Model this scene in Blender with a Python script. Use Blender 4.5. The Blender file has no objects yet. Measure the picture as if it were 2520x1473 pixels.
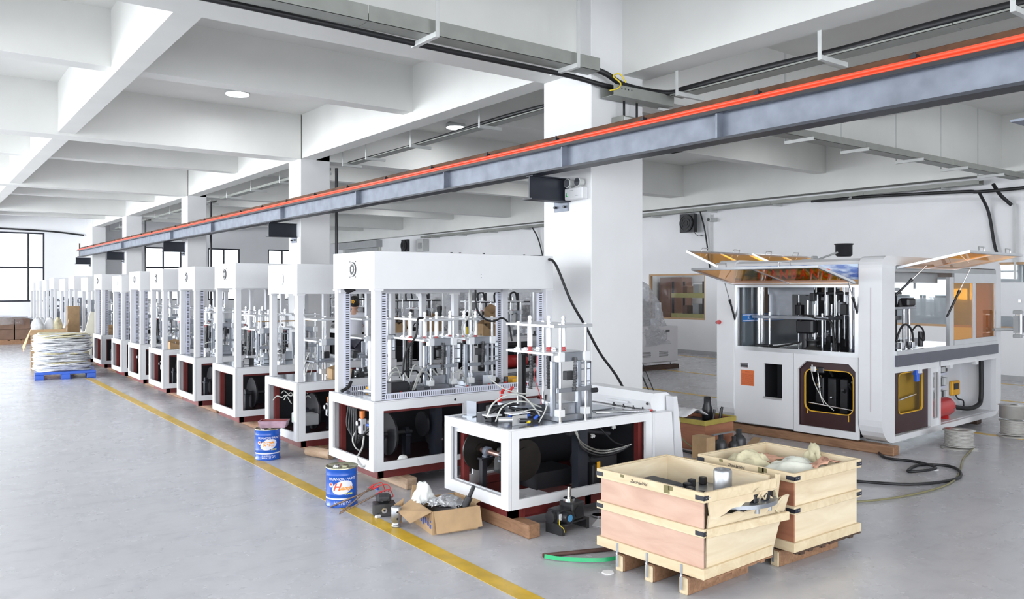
import bpy, math, random
from mathutils import Matrix, Vector
from mathutils import noise as mnoise
rnd = random.Random(7)
PI = math.pi
sc = bpy.context.scene
COL = sc.collection

# ---------------- camera, world, light, exposure ----------------
F_PX, YAW, HOR, CAM_H = 1995.0, 0.6403, 708.0, 1.8
cd = bpy.data.cameras.new('camera'); cam = bpy.data.objects.new('camera', cd); COL.objects.link(cam)
cd.sensor_fit = 'HORIZONTAL'; cd.sensor_width = 36; cd.lens = F_PX / 2520 * 36
cd.shift_y = (HOR - 736.5) / 2520
cd.clip_end = 300; cd.clip_start = 0.05
cam.location = (0, 0, CAM_H); cam.rotation_euler = (PI / 2, 0, -YAW)
sc.camera = cam
sc.view_settings.view_transform = 'Standard'; sc.view_settings.look = 'None'
sc.view_settings.gamma = 1; sc.view_settings.use_curve_mapping = False
sc.view_settings.exposure = 0.02
w = bpy.data.worlds.new('world'); sc.world = w; w.use_nodes = True
bg = w.node_tree.nodes['Background']; bg.inputs[0].default_value = (0.93, 0.96, 1, 1); bg.inputs[1].default_value = 3.2

def area(name, loc, rot, sx, sy, power, col=(1, 1, 1)):
    l = bpy.data.lights.new(name, 'AREA'); l.shape = 'RECTANGLE'; l.size = sx; l.size_y = sy; l.energy = power; l.color = col
    o = bpy.data.objects.new(name, l); COL.objects.link(o); o.location = loc; o.rotation_euler = rot
    return o
# overcast daylight standing outside the long window wall, the wall behind the camera and the far wall
area('daylight_left', (-8.6, 2.5, 3.4), (0, -PI / 2 + 0.34, 0), 4.2, 21, 1650, (0.98, 0.985, 1))
area('daylight_left_far', (-8.6, 26, 3.3), (0, -PI / 2 + 0.3, 0), 4.4, 26, 8000, (0.98, 0.985, 1))
area('daylight_near', (0.5, -8.6, 3.4), (PI / 2 + 0.22, 0, 0), 15, 4.4, 2500, (0.98, 0.985, 1))

# ---------------- materials ----------------
def nodes_of(name):
    m = bpy.data.materials.new(name); m.use_nodes = True
    nt = m.node_tree; return m, nt, nt.nodes['Principled BSDF']

def M(name, col, rough=0.5, metal=0.0, var=0.06, scale=6.0, bump=0.0, bscale=60.0, stretch=None, coat=0.0, trans=0.0, emit=None, spec=0.5):
    m, nt, p = nodes_of(name)
    p.inputs['Roughness'].default_value = rough; p.inputs['Metallic'].default_value = metal
    p.inputs['Coat Weight'].default_value = coat; p.inputs['Specular IOR Level'].default_value = spec
    if trans: p.inputs['Transmission Weight'].default_value = trans
    c = (*col, 1)
    tc = nt.nodes.new('ShaderNodeTexCoord'); mp = nt.nodes.new('ShaderNodeMapping')
    nt.links.new(tc.outputs['Object'], mp.inputs[0])
    if stretch: mp.inputs['Scale'].default_value = stretch
    n = nt.nodes.new('ShaderNodeTexNoise'); n.inputs['Scale'].default_value = scale; n.inputs['Detail'].default_value = 4
    nt.links.new(mp.outputs[0], n.inputs['Vector'])
    r = nt.nodes.new('ShaderNodeValToRGB')
    r.color_ramp.elements[0].position = 0.3; r.color_ramp.elements[1].position = 0.7
    r.color_ramp.elements[0].color = (*[v * (1 - var) for v in col], 1)
    r.color_ramp.elements[1].color = (*[min(1, v * (1 + var * 0.5)) for v in col], 1)
    nt.links.new(n.outputs[0], r.inputs[0]); nt.links.new(r.outputs[0], p.inputs['Base Color'])
    if bump:
        b = nt.nodes.new('ShaderNodeBump'); b.inputs['Strength'].default_value = bump; b.inputs['Distance'].default_value = 0.01
        n2 = nt.nodes.new('ShaderNodeTexNoise'); n2.inputs['Scale'].default_value = bscale; n2.inputs['Detail'].default_value = 3
        nt.links.new(mp.outputs[0], n2.inputs['Vector']); nt.links.new(n2.outputs[0], b.inputs['Height'])
        nt.links.new(b.outputs[0], p.inputs['Normal'])
    if emit:
        p.inputs['Emission Color'].default_value = (*col, 1); p.inputs['Emission Strength'].default_value = emit
    return m

def M_clear(name, tint, gloss=0.12, rough=0.03, gcol=(1, 1, 1)):
    m = bpy.data.materials.new(name); m.use_nodes = True; nt = m.node_tree; nt.nodes.clear()
    o = nt.nodes.new('ShaderNodeOutputMaterial'); mx = nt.nodes.new('ShaderNodeMixShader')
    t = nt.nodes.new('ShaderNodeBsdfTransparent'); t.inputs[0].default_value = (*tint, 1)
    g = nt.nodes.new('ShaderNodeBsdfGlossy'); g.inputs['Roughness'].default_value = rough; g.inputs['Color'].default_value = (*gcol, 1)
    f = nt.nodes.new('ShaderNodeLayerWeight'); f.inputs[0].default_value = 0.5
    pw = nt.nodes.new('ShaderNodeMath'); pw.operation = 'POWER'; pw.inputs[1].default_value = 4.0
    a = nt.nodes.new('ShaderNodeMath'); a.operation = 'MULTIPLY_ADD'; a.inputs[1].default_value = 0.7; a.inputs[2].default_value = gloss
    nt.links.new(f.outputs['Facing'], pw.inputs[0]); nt.links.new(pw.outputs[0], a.inputs[0]); nt.links.new(a.outputs[0], mx.inputs[0])
    nt.links.new(t.outputs[0], mx.inputs[1]); nt.links.new(g.outputs[0], mx.inputs[2]); nt.links.new(mx.outputs[0], o.inputs[0])
    return m

def M_film(name, fac=0.5):
    m = bpy.data.materials.new(name); m.use_nodes = True; nt = m.node_tree; nt.nodes.clear()
    o = nt.nodes.new('ShaderNodeOutputMaterial')
    t = nt.nodes.new('ShaderNodeBsdfTransparent'); t.inputs[0].default_value = (0.93, 0.94, 0.97, 1)
    g = nt.nodes.new('ShaderNodeBsdfGlossy'); g.inputs['Roughness'].default_value = 0.08
    d = nt.nodes.new('ShaderNodeBsdfDiffuse'); d.inputs[0].default_value = (0.93, 0.94, 0.97, 1)
    n = nt.nodes.new('ShaderNodeTexNoise'); n.inputs['Scale'].default_value = 5; n.inputs['Detail'].default_value = 7; n.inputs['Distortion'].default_value = 2.5
    b = nt.nodes.new('ShaderNodeBump'); b.inputs['Strength'].default_value = 1.0; b.inputs['Distance'].default_value = 0.12
    tc = nt.nodes.new('ShaderNodeTexCoord'); nt.links.new(tc.outputs['Object'], n.inputs['Vector'])
    nt.links.new(n.outputs[0], b.inputs['Height']); nt.links.new(b.outputs[0], g.inputs['Normal']); nt.links.new(b.outputs[0], d.inputs['Normal'])
    m1 = nt.nodes.new('ShaderNodeMixShader'); m1.inputs[0].default_value = 0.6
    nt.links.new(d.outputs[0], m1.inputs[1]); nt.links.new(g.outputs[0], m1.inputs[2])
    m2 = nt.nodes.new('ShaderNodeMixShader'); m2.inputs[0].default_value = fac
    nt.links.new(t.outputs[0], m2.inputs[1]); nt.links.new(m1.outputs[0], m2.inputs[2]); nt.links.new(m2.outputs[0], o.inputs[0])
    return m

def M_floor():
    m, nt, p = nodes_of('polished_concrete')
    tc = nt.nodes.new('ShaderNodeTexCoord')
    def noise(s, d, rough=0.55, vec=None):
        n = nt.nodes.new('ShaderNodeTexNoise'); n.inputs['Scale'].default_value = s; n.inputs['Detail'].default_value = d; n.inputs['Roughness'].default_value = rough
        nt.links.new(vec or tc.outputs['Object'], n.inputs['Vector']); return n
    def ramp(n, stops):
        r = nt.nodes.new('ShaderNodeValToRGB'); e = r.color_ramp.elements
        e[0].position, e[0].color = stops[0][0], (*stops[0][1], 1); e[1].position, e[1].color = stops[-1][0], (*stops[-1][1], 1)
        for s in stops[1:-1]:
            x = e.new(s[0]); x.color = (*s[1], 1)
        nt.links.new(n.outputs[0], r.inputs[0]); return r
    big = ramp(noise(0.5, 5), [(0.32, (0.49, 0.485, 0.515)), (0.68, (0.55, 0.545, 0.57))])
    fine = ramp(noise(5, 8, 0.65), [(0.33, (0.86, 0.86, 0.87)), (0.5, (0.97, 0.97, 0.97)), (0.72, (1, 1, 1))])
    mp = nt.nodes.new('ShaderNodeMapping'); mp.inputs['Scale'].default_value = (1.2, 9, 1); mp.inputs['Rotation'].default_value = (0, 0, 0.7)
    nt.links.new(tc.outputs['Object'], mp.inputs[0])
    scuff = ramp(noise(1.3, 7, 0.7, mp.outputs[0]), [(0.3, (0.84, 0.84, 0.85)), (0.44, (1, 1, 1)), (1, (1, 1, 1))])
    m1 = nt.nodes.new('ShaderNodeMixRGB'); m1.blend_type = 'MULTIPLY'; m1.inputs[0].default_value = 0.8
    m2 = nt.nodes.new('ShaderNodeMixRGB'); m2.blend_type = 'MULTIPLY'; m2.inputs[0].default_value = 0.8
    nt.links.new(big.outputs[0], m1.inputs[1]); nt.links.new(fine.outputs[0], m1.inputs[2])
    nt.links.new(m1.outputs[0], m2.inputs[1]); nt.links.new(scuff.outputs[0], m2.inputs[2]); nt.links.new(m2.outputs[0], p.inputs['Base Color'])
    rr = nt.nodes.new('ShaderNodeMapRange'); rr.inputs['To Min'].default_value = 0.21; rr.inputs['To Max'].default_value = 0.33
    nt.links.new(noise(2.2, 6).outputs[0], rr.inputs[0]); nt.links.new(rr.outputs[0], p.inputs['Roughness'])
    b = nt.nodes.new('ShaderNodeBump'); b.inputs['Strength'].default_value = 0.05; b.inputs['Distance'].default_value = 0.01
    nt.links.new(noise(25, 3).outputs[0], b.inputs['Height']); nt.links.new(b.outputs[0], p.inputs['Normal'])
    return m

def M_wood(name, c1, c2, scale=3.0, axis=(1, 8, 8), rough=0.6, knots=True):
    m, nt, p = nodes_of(name); p.inputs['Roughness'].default_value = rough
    tc = nt.nodes.new('ShaderNodeTexCoord'); mp = nt.nodes.new('ShaderNodeMapping'); mp.inputs['Scale'].default_value = axis
    nt.links.new(tc.outputs['Object'], mp.inputs[0])
    n = nt.nodes.new('ShaderNodeTexNoise'); n.inputs['Scale'].default_value = scale; n.inputs['Detail'].default_value = 6; n.inputs['Distortion'].default_value = 1.2
    nt.links.new(mp.outputs[0], n.inputs['Vector'])
    r = nt.nodes.new('ShaderNodeValToRGB'); e = r.color_ramp.elements
    e[0].position = 0.25; e[0].color = (*c1, 1); e[1].position = 0.75; e[1].color = (*c2, 1)
    nt.links.new(n.outputs[0], r.inputs[0]); nt.links.new(r.outputs[0], p.inputs['Base Color'])
    b = nt.nodes.new('ShaderNodeBump'); b.inputs['Strength'].default_value = 0.15; b.inputs['Distance'].default_value = 0.004
    nt.links.new(n.outputs[0], b.inputs['Height']); nt.links.new(b.outputs[0], p.inputs['Normal'])
    return m

FLOOR = M_floor()
PLASTER = M('white_plaster', (0.80, 0.80, 0.81), 0.75, var=0.03, scale=2)
WALLP = M('white_wall_paint', (0.88, 0.88, 0.90), 0.7, var=0.02, scale=2)
CEILP = M('ceiling_plaster', (0.78, 0.78, 0.755), 0.8, var=0.04, scale=1.5)
WHITE = M('white_machine_paint', (0.77, 0.77, 0.79), 0.32, var=0.02, scale=4)
WHITE2 = M('white_sheet_metal', (0.70, 0.70, 0.73), 0.35, var=0.02, scale=4)
GREYP = M('grey_paint', (0.42, 0.43, 0.44), 0.5)
TRAY = M('tray_enamel', (0.30, 0.31, 0.285), 0.45, var=0.1)
HANG = M('hanger_enamel', (0.62, 0.63, 0.62), 0.5)
STEELB = M('steel_blue_grey', (0.235, 0.26, 0.315), 0.5, metal=0.2, var=0.25, scale=5, stretch=(1, 1, 1))
DARKST = M('dark_steel', (0.018, 0.021, 0.032), 0.45, metal=0.0)
BLACK = M('black_rubber', (0.012, 0.012, 0.014), 0.5)
BLACKP = M('black_paint', (0.02, 0.02, 0.024), 0.35)
IRON = M('cast_iron', (0.075, 0.075, 0.08), 0.45, metal=0.6, var=0.3, scale=14)
CHROME = M('chrome_rod', (0.80, 0.81, 0.84), 0.12, metal=1.0, var=0.02)
ALU = M('aluminium', (0.74, 0.75, 0.77), 0.3, metal=0.75, var=0.04)
ALUW = M('anodised_block', (0.85, 0.86, 0.88), 0.32, metal=0.25, var=0.03)
GALV = M('machined_plate', (0.40, 0.42, 0.46), 0.28, metal=0.8, var=0.12, scale=9)
TABLE = M('table_plate', (0.33, 0.34, 0.37), 0.18, metal=0.7, var=0.1, scale=3)
MAROON = M('maroon_primer', (0.16, 0.022, 0.020), 0.5, var=0.15)
MAROOND = M('dark_maroon_panel', (0.045, 0.016, 0.018), 0.35, var=0.12)
RED = M('red_paint', (0.55, 0.03, 0.03), 0.3)
REDB = M('red_conductor', (0.90, 0.09, 0.035), 0.35)
RUST = M('rusty_rail', (0.13, 0.055, 0.025), 0.7, metal=0.3, var=0.5, scale=12, stretch=(1, 0.4, 1))
ORANGE = M('orange_plastic', (0.85, 0.25, 0.06), 0.4)
AMBERP = M('yellow_orange_plastic', (0.85, 0.42, 0.02), 0.4)
YELLOW = M('yellow_line_paint', (0.66, 0.42, 0.03), 0.35, var=0.22, scale=7)
YELP = M('yellow_plastic', (0.8, 0.6, 0.03), 0.4)
DUCT = M('lilac_grey_pvc', (0.66, 0.67, 0.78), 0.45)
HOSE = M_clear('clear_hose', (0.80, 0.81, 0.78), 0.35, 0.15)
HOSEW = M('milky_hose', (0.52, 0.52, 0.49), 0.25)
BLUE = M('blue_plastic', (0.03, 0.12, 0.6), 0.35)
CANB = M('can_blue', (0.015, 0.10, 0.50), 0.25, var=0.1)
TIN = M('tinplate', (0.50, 0.49, 0.35), 0.25, metal=0.8, var=0.3, scale=14)
INKW = M('print_white', (0.80, 0.80, 0.9), 0.4)
INKR = M('print_red', (0.78, 0.10, 0.03), 0.4)
INKO = M('print_orange', (0.9, 0.35, 0.03), 0.4)
INKY = M('print_yellow', (0.85, 0.8, 0.1), 0.4)
INKB = M('print_blue', (0.05, 0.12, 0.45), 0.5)
INKK = M('print_black', (0.03, 0.02, 0.03), 0.6)
GREEN = M('green_strap', (0.02, 0.42, 0.16), 0.3)
LED = M('green_board', (0.02, 0.45, 0.1), 0.5)
PINE = M_wood('pale_pine', (0.60, 0.46, 0.28), (0.74, 0.62, 0.43), 2.5, (6, 1.2, 6))
BIRCH = M_wood('birch_plywood', (0.62, 0.48, 0.31), (0.80, 0.70, 0.52), 1.6, (1, 1, 6))
PINK = M_wood('pink_plywood', (0.52, 0.32, 0.24), (0.68, 0.47, 0.37), 2.2, (1, 1, 4))
REDPLY = M_wood('red_brown_plywood', (0.27, 0.10, 0.055), (0.42, 0.18, 0.10), 2.2, (1, 1, 5))
TIMBER = M_wood('timber', (0.20, 0.10, 0.05), (0.38, 0.21, 0.12), 4, (8, 1, 8))
TIMBERP = M_wood('pale_timber', (0.42, 0.27, 0.17), (0.62, 0.45, 0.32), 6, (5, 1, 5))
DARKWOOD = M_wood('dark_timber', (0.04, 0.022, 0.014), (0.10, 0.055, 0.035), 4, (1, 6, 6))
CARD = M('cardboard', (0.47, 0.31, 0.17), 0.8, var=0.15, scale=8, bump=0.1)
CARDD = M('brown_cardboard', (0.20, 0.12, 0.085), 0.8, var=0.2, scale=5)
LILAC = M('lilac_tray_paint', (0.46, 0.30, 0.38), 0.5, var=0.3, scale=14)
TRAYR = M('dried_maroon_paint', (0.25, 0.03, 0.03), 0.4, var=0.3)
AMBER = M_clear('amber_acrylic', (0.93, 0.60, 0.12), 0.03, 0.03)
GLASS = M_clear('clear_glass', (0.93, 0.95, 0.96), 0.03, 0.02)
GLASSB = M('blue_grey_glass', (0.13, 0.155, 0.18), 0.12, var=0.2, scale=2)
FILM = M_film('stretch_film'); FILMT = M_film('thin_film', 0.2)
CLOTH = M('cream_cloth', (0.62, 0.56, 0.38), 0.8, var=0.35, scale=9, bump=0.3, bscale=18)
CLOTHW = M('white_cloth', (0.68, 0.68, 0.60), 0.8, var=0.15, scale=9, bump=0.3, bscale=20)
CLOTHP = M('pink_cloth', (0.72, 0.40, 0.28), 0.8, var=0.2, scale=9)
BAGW = M('white_bag', (0.72, 0.73, 0.75), 0.6, var=0.25, scale=13)
LAMP = M('lamp_diffuser', (0.95, 0.98, 1.0), 0.4, emit=5.0)
SKIN = M('skin', (0.55, 0.33, 0.24), 0.5)
HAIR = M('black_hair', (0.012, 0.01, 0.01), 0.5)
SHIRT = M('grey_white_shirt', (0.66, 0.66, 0.72), 0.8, bump=0.2, bscale=20)
TROUS = M('dark_trousers', (0.05, 0.05, 0.07), 0.8)
PAPER = M('paper', (0.78, 0.78, 0.8), 0.7)
FOAM = M('white_foam', (0.8, 0.8, 0.78), 0.8, bump=0.4, bscale=40)

def blue_band():
    m, nt, p = nodes_of('blue_white_banner'); p.inputs['Roughness'].default_value = 0.2
    tc = nt.nodes.new('ShaderNodeTexCoord'); mp = nt.nodes.new('ShaderNodeMapping'); mp.inputs['Scale'].default_value = (1, 2.2, 9)
    n = nt.nodes.new('ShaderNodeTexNoise'); n.inputs['Scale'].default_value = 2.4; n.inputs['Detail'].default_value = 6
    nt.links.new(tc.outputs['Object'], mp.inputs[0]); nt.links.new(mp.outputs[0], n.inputs['Vector'])
    r = nt.nodes.new('ShaderNodeValToRGB'); e = r.color_ramp.elements
    e[0].position = 0.42; e[0].color = (0.03, 0.12, 0.48, 1); e[1].position = 0.62; e[1].color = (0.55, 0.70, 0.90, 1)
    nt.links.new(n.outputs[0], r.inputs[0]); nt.links.new(r.outputs[0], p.inputs['Base Color']); return m
BANNER = blue_band()

# ---------------- mesh builder ----------------
class B:
    def __init__(s): s.v = []; s.f = []; s.sm = []; s.mi = []; s.m = 0; s.T = None
    def add(s, vs, fs, smooth=False):
        n = len(s.v)
        if s.T is not None: vs = [tuple(s.T @ Vector(q)) for q in vs]
        s.v += [tuple(q) for q in vs]
        for f in fs:
            s.f.append([i + n for i in f]); s.sm.append(smooth); s.mi.append(s.m)
        return s
    def box(s, x0, y0, z0, x1, y1, z1):
        v = [(x0, y0, z0), (x1, y0, z0), (x1, y1, z0), (x0, y1, z0), (x0, y0, z1), (x1, y0, z1), (x1, y1, z1), (x0, y1, z1)]
        return s.add(v, [(0, 3, 2, 1), (4, 5, 6, 7), (0, 1, 5, 4), (1, 2, 6, 5), (2, 3, 7, 6), (3, 0, 4, 7)])
    def cb(s, cx, cy, cz, sx, sy, sz): return s.box(cx - sx / 2, cy - sy / 2, cz - sz / 2, cx + sx / 2, cy + sy / 2, cz + sz / 2)
    def rbox(s, x0, y0, z0, x1, y1, z1, c=0.006):
        # box with chamfered edges
        xs = (x0, x1); ys = (y0, y1); zs = (z0, z1); v = []; idx = {}
        for i in (0, 1):
            for j in (0, 1):
                for k in (0, 1):
                    sx, sy, sz = (1, -1)[i], (1, -1)[j], (1, -1)[k]
                    idx[i, j, k] = len(v)
                    v += [(xs[i], ys[j] + sy * c, zs[k] + sz * c), (xs[i] + sx * c, ys[j], zs[k] + sz * c), (xs[i] + sx * c, ys[j] + sy * c, zs[k])]
        f = []
        def q(keys, a): return [idx[k] + a for k in keys]
        f.append(q([(0, 0, 0), (0, 0, 1), (0, 1, 1), (0, 1, 0)], 0)); f.append(q([(1, 0, 0), (1, 1, 0), (1, 1, 1), (1, 0, 1)], 0))
        f.append(q([(0, 0, 0), (1, 0, 0), (1, 0, 1), (0, 0, 1)], 1)); f.append(q([(0, 1, 0), (0, 1, 1), (1, 1, 1), (1, 1, 0)], 1))
        f.append(q([(0, 0, 0), (0, 1, 0), (1, 1, 0), (1, 0, 0)], 2)); f.append(q([(0, 0, 1), (1, 0, 1), (1, 1, 1), (0, 1, 1)], 2))
        for i in (0, 1):
            for j in (0, 1): a, b = idx[i, j, 0], idx[i, j, 1]; f.append([a, a + 1, b + 1, b])
            for k in (0, 1): a, b = idx[i, 0, k], idx[i, 1, k]; f.append([a, a + 2, b + 2, b])
        for j in (0, 1):
            for k in (0, 1): a, b = idx[0, j, k], idx[1, j, k]; f.append([a + 1, a + 2, b + 2, b + 1])
        for k in idx.values(): f.append([k, k + 1, k + 2])
        return s.add(v, f)
    def cyl(s, p0, p1, r0, r1=None, n=12):
        if r1 is None: r1 = r0
        p0 = Vector(p0); p1 = Vector(p1); d = (p1 - p0).normalized()
        a = d.orthogonal().normalized(); b = d.cross(a)
        v = []
        for p, r in ((p0, r0), (p1, r1)):
            for i in range(n):
                t = 2 * PI * i / n; v.append(p + a * (r * math.cos(t)) + b * (r * math.sin(t)))
        s.add(v, [(i, (i + 1) % n, n + (i + 1) % n, n + i) for i in range(n)], True)
        s.add(v[:n], [tuple(range(n - 1, -1, -1))]); s.add(v[n:], [tuple(range(n))])
        return s
    def tube(s, pts, r, n=7):
        P = [Vector(p) for p in pts]; rings = []; a = None
        for i, p in enumerate(P):
            d = (P[min(i + 1, len(P) - 1)] - P[max(i - 1, 0)])
            if d.length < 1e-9: d = Vector((0, 0, 1))
            d.normalize()
            a = d.orthogonal().normalized() if a is None else (a - d * a.dot(d)).normalized()
            b = d.cross(a)
            rings.append([p + a * (r * math.cos(2 * PI * k / n)) + b * (r * math.sin(2 * PI * k / n)) for k in range(n)])
        v = [q for R in rings for q in R]
        f = [(i * n + k, i * n + (k + 1) % n, (i + 1) * n + (k + 1) % n, (i + 1) * n + k) for i in range(len(P) - 1) for k in range(n)]
        s.add(v, f, True)
        s.add(rings[0], [tuple(range(n - 1, -1, -1))]); s.add(rings[-1], [tuple(range(n))])
        return s
    def lathe(s, c, prof, n=24, smooth=True):
        cx, cy, cz = c; v = []
        for r, z in prof:
            for i in range(n):
                t = 2 * PI * i / n; v.append((cx + r * math.cos(t), cy + r * math.sin(t), cz + z))
        f = [(j * n + i, j * n + (i + 1) % n, (j + 1) * n + (i + 1) % n, (j + 1) * n + i) for j in range(len(prof) - 1) for i in range(n)]
        return s.add(v, f, smooth)
    def prism(s, poly, d0, d1, axis='y'):
        # poly in the plane normal to axis
        def mk(a, b, d): return {'y': (a, d, b), 'x': (d, a, b), 'z': (a, b, d)}[axis]
        n = len(poly)
        v = [mk(a, b, d0) for a, b in poly] + [mk(a, b, d1) for a, b in poly]
        f = [tuple(range(n)), tuple(range(2 * n - 1, n - 1, -1))] + [(i, n + i, n + (i + 1) % n, (i + 1) % n) for i in range(n)]
        return s.add(v, f)
    def ring(s, outer, inner, d0, d1, axis='y'):
        def mk(a, b, d): return {'y': (a, d, b), 'x': (d, a, b), 'z': (a, b, d)}[axis]
        n = len(outer); v = []
        for L in (outer, inner):
            for d in (d0, d1): v += [mk(a, b, d) for a, b in L]
        f = []
        for i in range(n):
            j = (i + 1) % n
            f += [(i, j, n + j, n + i), (2 * n + i, 3 * n + i, 3 * n + j, 2 * n + j), (i, 2 * n + i, 2 * n + j, j), (n + i, n + j, 3 * n + j, 3 * n + i)]
        return s.add(v, f)
    def mesh(s, name, mats):
        me = bpy.data.meshes.new(name); me.from_pydata(s.v, [], s.f)
        me.polygons.foreach_set('use_smooth', s.sm); me.polygons.foreach_set('material_index', s.mi)
        for m in (mats if isinstance(mats, (list, tuple)) else [mats]): me.materials.append(m)
        me.update(); return me
    def obj(s, name, mats, parent=None, loc=(0, 0, 0), rz=0, **kw):
        return place(name, s.mesh(name, mats), parent, loc, rz, **kw)

def place(name, me, parent=None, loc=(0, 0, 0), rz=0, label=None, cat=None, group=None, kind=None, rot=None):
    o = bpy.data.objects.new(name, me); COL.objects.link(o); o.location = loc
    o.rotation_euler = rot if rot else (0, 0, rz)
    if parent is not None: o.parent = parent
    if label: o['label'] = label
    if cat: o['category'] = cat
    if group: o['group'] = group
    if kind: o['kind'] = kind
    return o
def thing(name, label, cat, loc=(0, 0, 0), rz=0, group=None): return place(name, None, None, loc, rz, label, cat, group)
def copy_tree(o, parent=None):
    c = o.copy(); COL.objects.link(c); c.parent = parent
    for ch in list(o.children): copy_tree(ch, c)
    return c
CACHE = {}
def shared(key, fn, mats):
    if key not in CACHE:
        b = B(); fn(b); CACHE[key] = b.mesh(key.split('|')[0], mats)
    return CACHE[key]
def spline(pts, k=6):
    P = [Vector(p) for p in pts]; P = [P[0] * 2 - P[1]] + P + [P[-1] * 2 - P[-2]]; out = []
    for i in range(1, len(P) - 2):
        a, b, c, d = P[i - 1:i + 3]
        for j in range(k):
            t = j / k
            out.append(0.5 * ((2 * b) + (c - a) * t + (2 * a - 5 * b + 4 * c - d) * t * t + (3 * b - a - 3 * c + d) * t ** 3))
    out.append(P[-2]); return out
def text_mesh(body, size, mat, bold=0.0, shear=0.0, ext=0.0008, wrap=None, spacing=1.0, align='CENTER'):
    cu = bpy.data.curves.new('lettering', 'FONT'); cu.body = body; cu.size = size; cu.extrude = ext; cu.offset = bold; cu.shear = shear
    cu.align_x = align; cu.align_y = 'CENTER'; cu.space_character = spacing; cu.resolution_u = 3
    to = bpy.data.objects.new('lettering', cu); COL.objects.link(to)
    dg = bpy.context.evaluated_depsgraph_get(); me = bpy.data.meshes.new_from_object(to.evaluated_get(dg))
    bpy.data.objects.remove(to); me.materials.clear(); me.materials.append(mat)
    if wrap:
        for v in me.vertices:
            x, y, z = v.co; a = x / wrap; v.co = ((wrap + z) * math.sin(a), -(wrap + z) * math.cos(a), y)
    return me

# ---------------- room shell ----------------
XL, XR, YN, YF, ZC = -8.0, 17.2, -8.0, 38.0, 5.1
fl = B().box(XL - .2, YN - .2, -0.15, XR + 4.2, YF + .2, 0.0).obj('floor', FLOOR, kind='structure')
def line(x0, y0, x1, y1): B().box(x0, y0, 0, x1, y1, 0.002).obj('floor_line', YELLOW, fl)
line(2.83, -4, 2.955, 18.1)
line(10.60, -2, 10.70, 13.2); line(13.30, 10.9, 13.40, 22); line(14.0, -2, 14.1, 5.9); line(16.45, 2, 16.55, 16); line(6.5, 5.3, 6.62, 6.15)

ce = B().box(XL - .2, YN - .2, ZC, XR + .3, YF + .2, ZC + .2).obj('ceiling', CEILP, kind='structure')
def beam(x0, y0, z0, x1, y1, z1=ZC): B().box(x0, y0, z0, x1, y1, z1).obj('ceiling_beam', CEILP, ce)
# primary beams along the column line
beam(6.02, 7.43, 4.27, 6.32, YF)
beam(6.47, YN, 4.2, 6.86, 6.6)
beam(-2.3, YN, 4.27, -1.95, YF)
# primary cross beams at the columns
for y0, y1, z in ((6.85, 7.42, 4.2), (14.8, 15.25, 4.26), (22.6, 23.0, 4.26), (30.25, 30.65, 4.27)):
    beam(XL, y0, z, 6.02, y1); beam(6.32 if y0 > 8 else 6.8, y0, z - (0.12 if y0 < 8 else 0), XR, y1)
beam(XL, -1.3, 4.2, 6.47, -0.8); beam(6.86, -1.3, 4.2, XR, -0.8)
# secondary beams
for y in (2.7, 10.55, 18.5, 26.3, 34.0):
    beam(XL, y, 4.42, 6.02 if y > 7 else 6.47, y + .28); beam(6.32 if y > 7 else 6.86, y, 4.42, XR, y + .28)
beam(1.93, 7.42, 4.3, 2.18, YF); beam(1.93, YN, 4.3, 2.18, 6.85)
beam(11.7, 7.42, 4.42, 11.98, YF); beam(11.7, YN, 4.42, 11.98, 6.85)
beam(16.8, YN, 4.0, XR, YF)

def wall(name, ax, c0, c1, a0, a1, openings, z1=ZC):
    # ax 'x': plane of constant X, runs along Y
    b = B()
    def bx(p, q, z0, zz):
        if ax == 'x': b.box(c0, p, z0, c1, q, zz)
        else: b.box(p, c0, z0, q, c1, zz)
    cur = a0
    for (p, q, z0, zz) in sorted(openings):
        if p > cur: bx(cur, p, 0, z1)
        if z0 > 0: bx(p, q, 0, z0)
        if zz < z1: bx(p, q, zz, z1)
        cur = q
    if cur < a1: bx(cur, a1, 0, z1)
    return b.obj(name, WALLP, kind='structure')
WN = [0]
def window(ax, c, p, q, z0, z1, vs, hs, fw=0.06, mat=None, pane=GLASS):
    WN[0] += 1; mat = mat or GREYP
    def bb(p0, q0, za, zb, t0, t1):
        b = B()
        if ax == 'x': b.box(c + t0, p0, za, c + t1, q0, zb)
        else: b.box(p0, c + t0, za, q0, c + t1, zb)
        return b
    root = B()
    for (p0, q0, za, zb) in ((p, p + fw, z0, z1), (q - fw, q, z0, z1), (p + fw, q - fw, z0, z0 + fw), (p + fw, q - fw, z1 - fw, z1)):
        if ax == 'x': root.box(c - .03, p0, za, c + .05, q0, zb)
        else: root.box(p0, c - .03, za, q0, c + .05, zb)
    r = root.obj('window_%d' % WN[0], mat, kind='structure')
    for h in hs: bb(p + fw, q - fw, h - .035, h + .035, -.03, .05).obj('transom', mat, r)
    vv = [p + fw] + list(vs) + [q - fw]
    for v in vs: bb(v - .03, v + .03, z0 + fw, z1 - fw, -.028, .048).obj('mullion', mat, r)
    zz = [z0 + fw] + list(hs) + [z1 - fw]
    for i in range(len(vv) - 1):
        for j in range(len(zz) - 1):
            bb(vv[i] + (.03 if i else 0), vv[i + 1] - (.03 if i < len(vs) else 0), zz[j] + (.035 if j else 0), zz[j + 1] - (.035 if j < len(hs) else 0), 0.005, 0.011).obj('pane', pane, r)
    return r
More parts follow.
